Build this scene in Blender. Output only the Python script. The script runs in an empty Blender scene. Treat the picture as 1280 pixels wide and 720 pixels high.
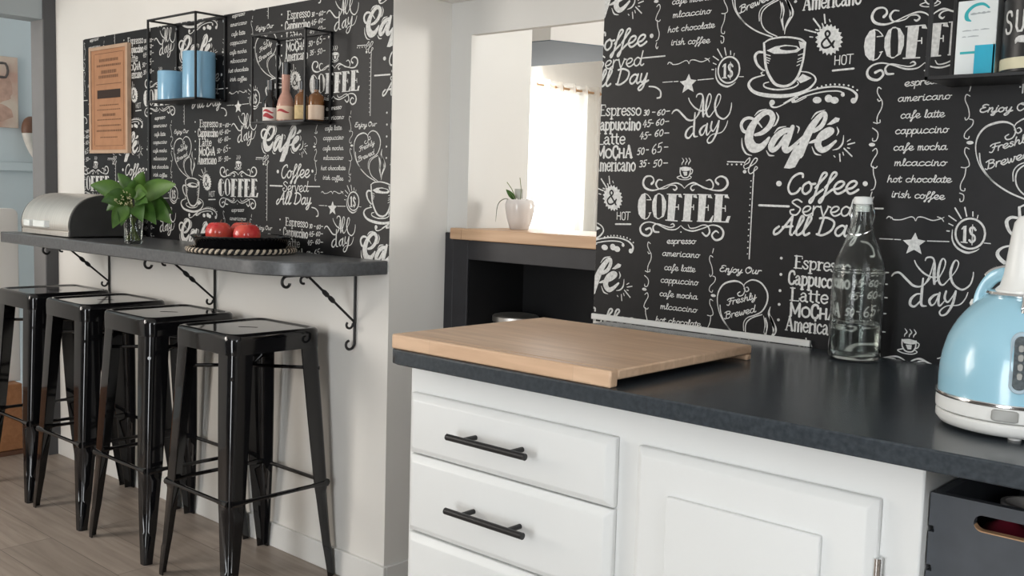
import bpy, bmesh, math, random
from mathutils import Vector, Matrix
from mathutils.geometry import delaunay_2d_cdt, tessellate_polygon

random.seed(7)
SC = bpy.context.scene
COL = SC.collection
PI = math.pi

# ------------------------------------------------------------------ camera
cam_data = bpy.data.cameras.new('camera')
cam = bpy.data.objects.new('camera', cam_data)
COL.objects.link(cam)
SC.camera = cam
cam_data.sensor_width = 36.0
cam_data.lens = 1262.1 / 1280.0 * 36.0
cam_data.clip_start = 0.02
yaw, pitch, roll = math.radians(41.92), math.radians(5.279), math.radians(1.679)
fwd = Vector((-math.sin(yaw) * math.cos(pitch), math.cos(yaw) * math.cos(pitch), -math.sin(pitch)))
rt = Vector((math.cos(yaw), math.sin(yaw), 0))
up = rt.cross(fwd)
rt2 = math.cos(roll) * rt + math.sin(roll) * up
up2 = math.cos(roll) * up - math.sin(roll) * rt
cam.matrix_world = Matrix((
    (rt2.x, up2.x, -fwd.x, 1.588), (rt2.y, up2.y, -fwd.y, -1.872), (rt2.z, up2.z, -fwd.z, 1.156), (0, 0, 0, 1)))

# ------------------------------------------------------------------ world, lights, exposure
SC.view_settings.view_transform = 'Standard'
SC.view_settings.look = 'None'
SC.view_settings.exposure = -0.38
SC.view_settings.gamma = 1.0
SC.view_settings.use_curve_mapping = False
world = bpy.data.worlds.new('sky')
SC.world = world
world.use_nodes = True
bg = world.node_tree.nodes['Background']
bg.inputs['Color'].default_value = (0.95, 0.98, 1.0, 1)
bg.inputs['Strength'].default_value = 6.0


def area(name, loc, target, sx, sy, power, col=(1, 1, 1)):
    l = bpy.data.lights.new(name, 'AREA')
    l.shape = 'RECTANGLE'
    l.size, l.size_y, l.energy, l.color = sx, sy, power, col
    o = bpy.data.objects.new(name, l)
    COL.objects.link(o)
    o.location = loc
    o.rotation_euler = (Vector(target) - Vector(loc)).to_track_quat('-Z', 'Z').to_euler()
    return o


area('daylight_side_window', (-2.5, -2.55, 1.5), (-0.9, 0.0, 1.0), 1.2, 1.2, 46, (1.0, 0.92, 0.83))
area('daylight_rear_door', (1.1, -4.2, 1.06), (0.6, 0.0, 0.9), 0.95, 2.0, 56, (0.95, 0.98, 1.0))
area('daylight_end_window', (2.9, -1.6, 1.5), (0.2, -0.6, 0.9), 1.3, 1.2, 11, (0.95, 0.98, 1.0))
area('daylight_far_room', (-3.38, 4.2, 1.4), (-0.6, 0.8, 1.3), 0.8, 1.2, 60, (1.0, 0.98, 0.95))
area('daylight_far_room_side', (2.8, 3.6, 1.5), (-0.5, 0.4, 1.3), 1.2, 1.2, 240, (1.0, 0.97, 0.92))
area('daylight_left_room', (-3.0, -2.6, 1.7), (-3.5, 0.2, 1.2), 0.8, 1.2, 36, (1.0, 0.97, 0.93))


# ------------------------------------------------------------------ materials
def mat(name, col, rough=0.5, metal=0.0, spec=0.5, noise=0.0, nscale=20.0, bump=0.0, bscale=80.0, coat=0.0, col2=None,
        stretch=(1, 1, 1), trans=0.0, ior=1.45):
    m = bpy.data.materials.new(name)
    m.use_nodes = True
    nt = m.node_tree
    b = nt.nodes['Principled BSDF']
    b.inputs['Roughness'].default_value = rough
    b.inputs['Metallic'].default_value = metal
    b.inputs['Specular IOR Level'].default_value = spec
    b.inputs['Coat Weight'].default_value = coat
    b.inputs['Coat Roughness'].default_value = 0.05
    b.inputs['Transmission Weight'].default_value = trans
    b.inputs['IOR'].default_value = ior
    tc = nt.nodes.new('ShaderNodeTexCoord')
    mp = nt.nodes.new('ShaderNodeMapping')
    mp.inputs['Scale'].default_value = stretch
    nt.links.new(tc.outputs['Object'], mp.inputs['Vector'])
    n = nt.nodes.new('ShaderNodeTexNoise')
    n.inputs['Scale'].default_value = nscale
    n.inputs['Detail'].default_value = 5
    nt.links.new(mp.outputs['Vector'], n.inputs['Vector'])
    mx = nt.nodes.new('ShaderNodeMix')
    mx.data_type = 'RGBA'
    c2 = col2 or tuple(max(0, c * (1 - noise)) for c in col)
    mx.inputs['A'].default_value = (*col, 1)
    mx.inputs['B'].default_value = (*c2, 1)
    rm = nt.nodes.new('ShaderNodeMapRange')
    rm.inputs['From Min'].default_value = 0.35
    rm.inputs['From Max'].default_value = 0.68
    nt.links.new(n.outputs['Fac'], rm.inputs['Value'])
    nt.links.new(rm.outputs['Result'], mx.inputs['Factor'])
    nt.links.new(mx.outputs['Result'], b.inputs['Base Color'])
    if bump:
        n2 = nt.nodes.new('ShaderNodeTexNoise')
        n2.inputs['Scale'].default_value = bscale
        n2.inputs['Detail'].default_value = 4
        nt.links.new(mp.outputs['Vector'], n2.inputs['Vector'])
        bp = nt.nodes.new('ShaderNodeBump')
        bp.inputs['Strength'].default_value = bump
        bp.inputs['Distance'].default_value = 0.002
        nt.links.new(n2.outputs['Fac'], bp.inputs['Height'])
        nt.links.new(bp.outputs['Normal'], b.inputs['Normal'])
    return m


def plank_mat(name, c1, c2, c3, plank_w, plank_l, rough, rotz=0.0, gap=0.0015, grain=(3, 40, 40), gapcol=0.35):
    m = mat(name, c1, rough)
    nt = m.node_tree
    b = nt.nodes['Principled BSDF']
    for l in list(b.inputs['Base Color'].links):
        nt.links.remove(l)
    tc = nt.nodes.new('ShaderNodeTexCoord')
    mp = nt.nodes.new('ShaderNodeMapping')
    mp.inputs['Rotation'].default_value = (0, 0, rotz)
    nt.links.new(tc.outputs['Object'], mp.inputs['Vector'])
    br = nt.nodes.new('ShaderNodeTexBrick')
    br.inputs['Scale'].default_value = 1.0
    br.inputs['Brick Width'].default_value = plank_l
    br.inputs['Row Height'].default_value = plank_w
    br.inputs['Mortar Size'].default_value = gap
    br.inputs['Color1'].default_value = (*c1, 1)
    br.inputs['Color2'].default_value = (*c2, 1)
    br.inputs['Mortar'].default_value = (*[c * gapcol for c in c1], 1)
    br.offset = 0.37
    nt.links.new(mp.outputs['Vector'], br.inputs['Vector'])
    m2 = nt.nodes.new('ShaderNodeMapping')
    m2.inputs['Scale'].default_value = grain
    nt.links.new(mp.outputs['Vector'], m2.inputs['Vector'])
    n = nt.nodes.new('ShaderNodeTexNoise')
    n.inputs['Scale'].default_value = 1.0
    n.inputs['Detail'].default_value = 6
    n.inputs['Distortion'].default_value = 0.6
    nt.links.new(m2.outputs['Vector'], n.inputs['Vector'])
    rm = nt.nodes.new('ShaderNodeMapRange')
    rm.inputs['From Min'].default_value = 0.35
    rm.inputs['From Max'].default_value = 0.75
    rm.inputs['To Max'].default_value = 0.75
    nt.links.new(n.outputs['Fac'], rm.inputs['Value'])
    mx = nt.nodes.new('ShaderNodeMix')
    mx.data_type = 'RGBA'
    mx.inputs['B'].default_value = (*c3, 1)
    nt.links.new(rm.outputs['Result'], mx.inputs['Factor'])
    nt.links.new(br.outputs['Color'], mx.inputs['A'])
    nt.links.new(mx.outputs['Result'], b.inputs['Base Color'])
    return m


M = {}
M['white_wall'] = mat('white_wall_paint', (0.76, 0.745, 0.71), 0.7, spec=0.3, noise=0.03, nscale=3, bump=0.08, bscale=60)
M['grey_white_wall'] = mat('soft_grey_wall_paint', (0.68, 0.675, 0.65), 0.75, spec=0.3, noise=0.03, nscale=3)
M['dim_wall'] = mat('mid_grey_wall_paint', (0.22, 0.21, 0.20), 0.8, noise=0.05, nscale=3)
M['ceiling'] = mat('ceiling_paint', (0.82, 0.82, 0.81), 0.8, spec=0.2, noise=0.02, nscale=2)
M['baseboard'] = mat('baseboard_paint', (0.74, 0.74, 0.72), 0.5, noise=0.03, nscale=5)
M['paper'] = mat('chalkboard_wallpaper', (0.0098, 0.0095, 0.0105), 0.45, spec=0.32, noise=0.22, nscale=40, bump=0.05, bscale=300)
M['paper'].node_tree.nodes['Principled BSDF'].inputs['Sheen Weight'].default_value = 0.0
M['paper'].node_tree.nodes['Principled BSDF'].inputs['Sheen Roughness'].default_value = 0.4
M['chalk'] = mat('chalk_print', (0.72, 0.72, 0.70), 0.6, spec=0.3, noise=0.28, nscale=160)
M['chalk_dark'] = mat('chalkboard_print', (0.0098, 0.0095, 0.0105), 0.5, spec=0.35, noise=0.1, nscale=40)
M['floor'] = plank_mat('grey_wood_floor', (0.40, 0.335, 0.285), (0.32, 0.27, 0.23), (0.19, 0.155, 0.125), 0.16, 1.2, 0.42, 0.0)
M['worktop'] = mat('anthracite_worktop', (0.046, 0.056, 0.066), 0.22, spec=0.5, noise=0.35, nscale=120, bump=0.04, bscale=200)
M['bar_top'] = mat('dark_grey_bar_top', (0.105, 0.11, 0.116), 0.3, spec=0.5, noise=0.3, nscale=90, bump=0.03, bscale=200)
M['cabinet'] = mat('white_cabinet_paint', (0.74, 0.75, 0.74), 0.38, spec=0.4, noise=0.02, nscale=6)
M['black_metal'] = mat('matt_black_metal', (0.012, 0.012, 0.013), 0.42, spec=0.5, noise=0.2, nscale=60)
M['gloss_black'] = mat('gloss_black_enamel', (0.006, 0.006, 0.007), 0.08, spec=0.42, noise=0.2, nscale=40, coat=0.35)
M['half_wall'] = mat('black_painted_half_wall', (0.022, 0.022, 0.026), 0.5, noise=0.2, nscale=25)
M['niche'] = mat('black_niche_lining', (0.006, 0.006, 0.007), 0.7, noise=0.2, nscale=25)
M['oak'] = mat('oak_ledge_wood', (0.60, 0.40, 0.25), 0.45, col2=(0.48, 0.30, 0.18), nscale=1.0, stretch=(4, 60, 60))
M['block'] = plank_mat('butcher_block_wood', (0.70, 0.49, 0.33), (0.64, 0.43, 0.28), (0.50, 0.32, 0.20), 0.045, 0.32, 0.42, 0.0, gap=0.0004,
                       grain=(6, 55, 55), gapcol=0.8)
M['kraft'] = mat('kraft_board', (0.44, 0.22, 0.115), 0.7, noise=0.12, nscale=30)
M['kraft_edge'] = mat('pale_board_edge', (0.52, 0.36, 0.25), 0.7, noise=0.1, nscale=30)
M['kraft_print'] = mat('brown_print', (0.20, 0.10, 0.055), 0.8, noise=0.1)
M['dark_print'] = mat('dark_brown_print', (0.035, 0.02, 0.014), 0.8, noise=0.1)
M['blue_enamel'] = mat('blue_glazed_ceramic', (0.24, 0.46, 0.64), 0.16, noise=0.06, nscale=20, coat=0.4)
M['kettle_blue'] = mat('pale_blue_kettle_enamel', (0.33, 0.58, 0.70), 0.2, noise=0.02, nscale=10, coat=0.4)
M['white_plastic'] = mat('white_plastic', (0.80, 0.80, 0.77), 0.3, noise=0.02)
M['white_ceramic'] = mat('white_glazed_ceramic', (0.74, 0.70, 0.67), 0.15, noise=0.02)
M['chrome'] = mat('polished_chrome', (0.75, 0.75, 0.75), 0.12, metal=1.0, noise=0.03)
M['gauge_grey'] = mat('pale_grey_plastic', (0.42, 0.53, 0.60), 0.25, noise=0.04)
M['steel'] = mat('brushed_steel', (0.80, 0.765, 0.72), 0.42, metal=1.0, noise=0.1, nscale=1.5, stretch=(80, 2, 2))
M['bin_dark'] = mat('dark_grey_end_panel', (0.045, 0.045, 0.043), 0.45, noise=0.2, nscale=20)
M['dark_window'] = mat('smoked_gauge_plastic', (0.13, 0.15, 0.16), 0.15, noise=0.4, nscale=200)
M['grey_switch'] = mat('grey_switch_plastic', (0.33, 0.33, 0.31), 0.35, noise=0.1)
M['glass'] = mat('clear_glass', (0.88, 0.91, 0.89), 0.10, trans=1.0, ior=1.3)
M['water'] = mat('clear_water', (0.95, 0.98, 0.97), 0.0, trans=1.0, ior=1.2)
M['cork_white'] = mat('white_stopper', (0.78, 0.79, 0.77), 0.4, noise=0.03)
M['leaf'] = mat('green_leaf', (0.055, 0.135, 0.02), 0.38, col2=(0.028, 0.08, 0.012), nscale=25)
M['leaf_light'] = mat('bright_green_leaf', (0.085, 0.185, 0.025), 0.4, col2=(0.05, 0.12, 0.018), nscale=25)
M['stem'] = mat('green_stem', (0.16, 0.20, 0.06), 0.5, noise=0.3)
M['blossom'] = mat('cream_blossom', (0.62, 0.60, 0.36), 0.6, noise=0.2, nscale=100)
M['grey_leaf'] = mat('dull_green_leaf', (0.11, 0.14, 0.07), 0.4, noise=0.3)
M['apple'] = mat('red_apple_skin', (0.55, 0.022, 0.03), 0.22, col2=(0.62, 0.12, 0.07), nscale=14, coat=0.3)
M['rope_dark'] = mat('black_rope', (0.015, 0.014, 0.013), 0.8, noise=0.2, nscale=80)
M['rope_pale'] = mat('natural_rope', (0.62, 0.53, 0.42), 0.8, noise=0.3, nscale=80)
M['post_grey'] = mat('grey_door_frame_paint', (0.21, 0.205, 0.205), 0.55, noise=0.06, nscale=8)
M['post_dark'] = mat('dark_grey_frame_paint', (0.075, 0.075, 0.08), 0.55, noise=0.06, nscale=8)
M['blue_wall'] = mat('pale_blue_wall_paint', (0.53, 0.59, 0.61), 0.8, noise=0.03, nscale=3)
M['blue_soffit'] = mat('slate_blue_paint', (0.36, 0.40, 0.415), 0.8, noise=0.04, nscale=3)
M['beam_blue'] = mat('slate_blue_beam_paint', (0.12, 0.155, 0.19), 0.8, noise=0.04, nscale=3)
M['plinth'] = plank_mat('orange_brown_wood', (0.42, 0.20, 0.09), (0.36, 0.16, 0.07), (0.26, 0.11, 0.045), 0.4, 2.0, 0.45, 0.0)
M['crate'] = mat('slate_grey_painted_wood', (0.06, 0.067, 0.078), 0.6, noise=0.15, nscale=30, bump=0.1, bscale=60)
M['raw_wood'] = mat('raw_cut_wood', (0.5, 0.3, 0.16), 0.7, noise=0.2)
M['dark_red'] = mat('dark_red_skin', (0.16, 0.012, 0.025), 0.3, noise=0.3)
M['brown_card'] = mat('dark_brown_card', (0.10, 0.045, 0.025), 0.7, noise=0.2)
M['amber'] = mat('amber_liquid', (0.21, 0.085, 0.025), 0.1, noise=0.2, nscale=30, coat=0.5)
M['pink_liquid'] = mat('pale_pink_liqueur', (0.55, 0.30, 0.23), 0.15, noise=0.15, nscale=60, coat=0.5)
M['dark_glass'] = mat('dark_bottle_glass', (0.012, 0.012, 0.013), 0.08, noise=0.1, coat=0.5)
M['label_cream'] = mat('cream_label_paper', (0.72, 0.56, 0.43), 0.7, noise=0.05)
M['label_white'] = mat('white_label_paper', (0.74, 0.68, 0.64), 0.7, noise=0.05)
M['label_yellow'] = mat('yellowed_label_paper', (0.66, 0.50, 0.26), 0.7, noise=0.25, nscale=80)
M['label_red'] = mat('red_label_print', (0.45, 0.05, 0.06), 0.7, noise=0.2)
M['card_white'] = mat('white_card', (0.76, 0.80, 0.79), 0.5, noise=0.02)
M['cyan'] = mat('cyan_print', (0.02, 0.42, 0.60), 0.5, noise=0.08)
M['teal'] = mat('teal_print', (0.03, 0.42, 0.45), 0.5, noise=0.08)
M['grey_print'] = mat('grey_print', (0.42, 0.46, 0.47), 0.6, noise=0.1)
M['jar_black'] = mat('black_tin', (0.015, 0.015, 0.016), 0.35, noise=0.1)
M['jar_cream'] = mat('cream_tin_band', (0.68, 0.64, 0.45), 0.5, noise=0.05)
M['art'] = mat('watercolour_paper', (0.62, 0.52, 0.43), 0.8, col2=(0.52, 0.33, 0.26), nscale=9)
M['art_wash'] = mat('pink_wash', (0.56, 0.36, 0.28), 0.8, noise=0.3, nscale=25)
M['art_ink'] = mat('dark_ink', (0.10, 0.085, 0.08), 0.8, noise=0.2)
M['horn_brown'] = mat('brown_horn', (0.16, 0.075, 0.045), 0.5, noise=0.3)
M['horn_cream'] = mat('cream_horn', (0.66, 0.62, 0.56), 0.5, noise=0.15, nscale=30)
M['panel_white'] = mat('off_white_panel', (0.72, 0.67, 0.58), 0.45, noise=0.02)
M['tag'] = mat('pale_plant_tag', (0.60, 0.60, 0.55), 0.6, noise=0.06)
M['cabinet_grey'] = mat('grey_cabinet', (0.33, 0.36, 0.38), 0.5, noise=0.05)


def sheer_mat():
    m = bpy.data.materials.new('sheer_white_curtain')
    m.use_nodes = True
    nt = m.node_tree
    out = nt.nodes['Material Output']
    nt.nodes.remove(nt.nodes['Principled BSDF'])
    d = nt.nodes.new('ShaderNodeBsdfDiffuse')
    t = nt.nodes.new('ShaderNodeBsdfTranslucent')
    tr = nt.nodes.new('ShaderNodeBsdfTransparent')
    n = nt.nodes.new('ShaderNodeTexNoise')
    n.inputs['Scale'].default_value = 30
    cr = nt.nodes.new('ShaderNodeMix')
    cr.data_type = 'RGBA'
    cr.inputs['A'].default_value = (0.9, 0.88, 0.83, 1)
    cr.inputs['B'].default_value = (0.82, 0.79, 0.73, 1)
    nt.links.new(n.outputs['Fac'], cr.inputs['Factor'])
    nt.links.new(cr.outputs['Result'], d.inputs['Color'])
    nt.links.new(cr.outputs['Result'], t.inputs['Color'])
    a = nt.nodes.new('ShaderNodeMixShader')
    b = nt.nodes.new('ShaderNodeMixShader')
    a.inputs[0].default_value = 0.5
    b.inputs[0].default_value = 0.35
    nt.links.new(d.outputs[0], a.inputs[1])
    nt.links.new(t.outputs[0], a.inputs[2])
    nt.links.new(a.outputs[0], b.inputs[1])
    nt.links.new(tr.outputs[0], b.inputs[2])
    nt.links.new(b.outputs[0], out.inputs['Surface'])
    return m


M['sheer'] = sheer_mat()


# ------------------------------------------------------------------ mesh helpers
def obj(name, bm, mats, parent=None, smooth=False, bevel=0.0, seg=2, angle=40):
    me = bpy.data.meshes.new(name)
    bmesh.ops.recalc_face_normals(bm, faces=bm.faces)
    bm.to_mesh(me)
    bm.free()
    o = bpy.data.objects.new(name, me)
    COL.objects.link(o)
    for k in (mats if isinstance(mats, (list, tuple)) else [mats]):
        me.materials.append(M[k])
    if parent:
        o.parent = parent
    if bevel:
        md = o.modifiers.new('bevel', 'BEVEL')
        md.width, md.segments, md.limit_method = bevel, seg, 'ANGLE'
        md.angle_limit = math.radians(35)
    if smooth or bevel:
        me.polygons.foreach_set('use_smooth', [True] * len(me.polygons))
        me.set_sharp_from_angle(angle=math.radians(angle))
    return o


def thing(name, label, cat, loc=(0, 0, 0), rz=0.0, group=None):
    o = bpy.data.objects.new(name, None)
    o.empty_display_size = 0.1
    COL.objects.link(o)
    o.location = loc
    o.rotation_euler = (0, 0, rz)
    return tag(o, label, cat, group)


def tag(o, label, cat, group=None):
    o['label'] = label
    o['category'] = cat
    if group:
        o['group'] = group
    return o


def structure(o):
    o['kind'] = 'structure'
    return o


def new():
    return bmesh.new()


def box(bm, x0, x1, y0, y1, z0, z1, mi=0):
    vs = [bm.verts.new((x, y, z)) for z in (z0, z1) for y in (y0, y1) for x in (x0, x1)]
    for f in ((0, 2, 3, 1), (4, 5, 7, 6), (0, 1, 5, 4), (2, 6, 7, 3), (0, 4, 6, 2), (1, 3, 7, 5)):
        fc = bm.faces.new([vs[i] for i in f])
        fc.material_index = mi
    return vs


def loft(bm, loops, closed=True, cap=True, mi=0):
    rows = [[bm.verts.new(p) for p in lp] for lp in loops]
    n = len(rows[0])
    for a, b in zip(rows, rows[1:]):
        for i in range(n if closed else n - 1):
            j = (i + 1) % n
            f = bm.faces.new((a[i], a[j], b[j], b[i]))
            f.material_index = mi
    if cap and closed:
        for r in (rows[0], rows[-1]):
            try:
                f = bm.faces.new(r)
                f.material_index = mi
            except ValueError:
                pass
    return rows


def lathe(bm, prof, n=40, cx=0.0, cy=0.0, cz=0.0, mi=0):
    rows = []
    for r, z in prof:
        if r < 1e-6:
            rows.append([bm.verts.new((cx, cy, cz + z))])
        else:
            rows.append([bm.verts.new((cx + r * math.cos(2 * PI * i / n), cy + r * math.sin(2 * PI * i / n), cz + z)) for i in range(n)])
    for a, b in zip(rows, rows[1:]):
        for i in range(n):
            j = (i + 1) % n
            if len(a) == 1 and len(b) == 1:
                continue
            if len(a) == 1:
                f = bm.faces.new((a[0], b[j], b[i]))
            elif len(b) == 1:
                f = bm.faces.new((a[i], a[j], b[0]))
            else:
                f = bm.faces.new((a[i], a[j], b[j], b[i]))
            f.material_index = mi


def tube(bm, pts, r, n=8, mi=0, closed=False):
    pts = [Vector(p) for p in pts]
    rs = r if isinstance(r, (list, tuple)) else [r] * len(pts)
    loops = []
    t0 = (pts[1] - pts[0]).normalized()
    ref = Vector((0, 0, 1)) if abs(t0.z) < 0.9 else Vector((1, 0, 0))
    nrm = t0.cross(ref).normalized()
    for i, p in enumerate(pts):
        if closed:
            t = (pts[(i + 1) % len(pts)] - pts[i - 1]).normalized()
        elif i == 0:
            t = (pts[1] - p).normalized()
        elif i == len(pts) - 1:
            t = (p - pts[i - 1]).normalized()
        else:
            t = (pts[i + 1] - pts[i - 1]).normalized()
        nrm = (nrm - t * nrm.dot(t)).normalized()
        bn = t.cross(nrm)
        loops.append([p + rs[i] * (math.cos(2 * PI * k / n) * nrm + math.sin(2 * PI * k / n) * bn) for k in range(n)])
    if closed:
        loops.append(loops[0])
    loft(bm, loops, True, not closed, mi)


def smooth_pts(pts, k=6):
    d = len(pts[0])
    if len(pts) < 3:
        return [tuple(p) for p in pts]
    out = []
    n = len(pts)
    for i in range(n - 1):
        p0, p1, p2, p3 = pts[max(i - 1, 0)], pts[i], pts[i + 1], pts[min(i + 2, n - 1)]
        for j in range(k):
            t = j / k
            out.append(tuple(0.5 * (2 * p1[c] + (p2[c] - p0[c]) * t + (2 * p0[c] - 5 * p1[c] + 4 * p2[c] - p3[c]) * t * t
                                    + (3 * p1[c] - p0[c] - 3 * p2[c] + p3[c]) * t ** 3) for c in range(d)))
    out.append(tuple(pts[-1]))
    return out


def rrect(hx, hy, r, n=5):
    o = []
    for cx, cy, a in ((hx - r, hy - r, 0), (-hx + r, hy - r, 90), (-hx + r, -hy + r, 180), (hx - r, -hy + r, 270)):
        for i in range(n + 1):
            t = math.radians(a + 90 * i / n)
            o.append((cx + r * math.cos(t), cy + r * math.sin(t)))
    return o


def prism(bm, pts, z0, z1, axis='z', mi=0):
    f = {'z': lambda p, h: (p[0], p[1], h), 'y': lambda p, h: (p[0], h, p[1]), 'x': lambda p, h: (h, p[0], p[1])}[axis]
    loft(bm, [[f(p, z0) for p in pts], [f(p, z1) for p in pts]], mi=mi)


def copy_thing(o):
    c = o.copy()
    COL.objects.link(c)
    for ch in list(o.children):
        d = ch.copy()
        COL.objects.link(d)
        d.parent = c
        for g in ch.children:
            e = g.copy()
            COL.objects.link(e)
            e.parent = d
    return c


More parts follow.
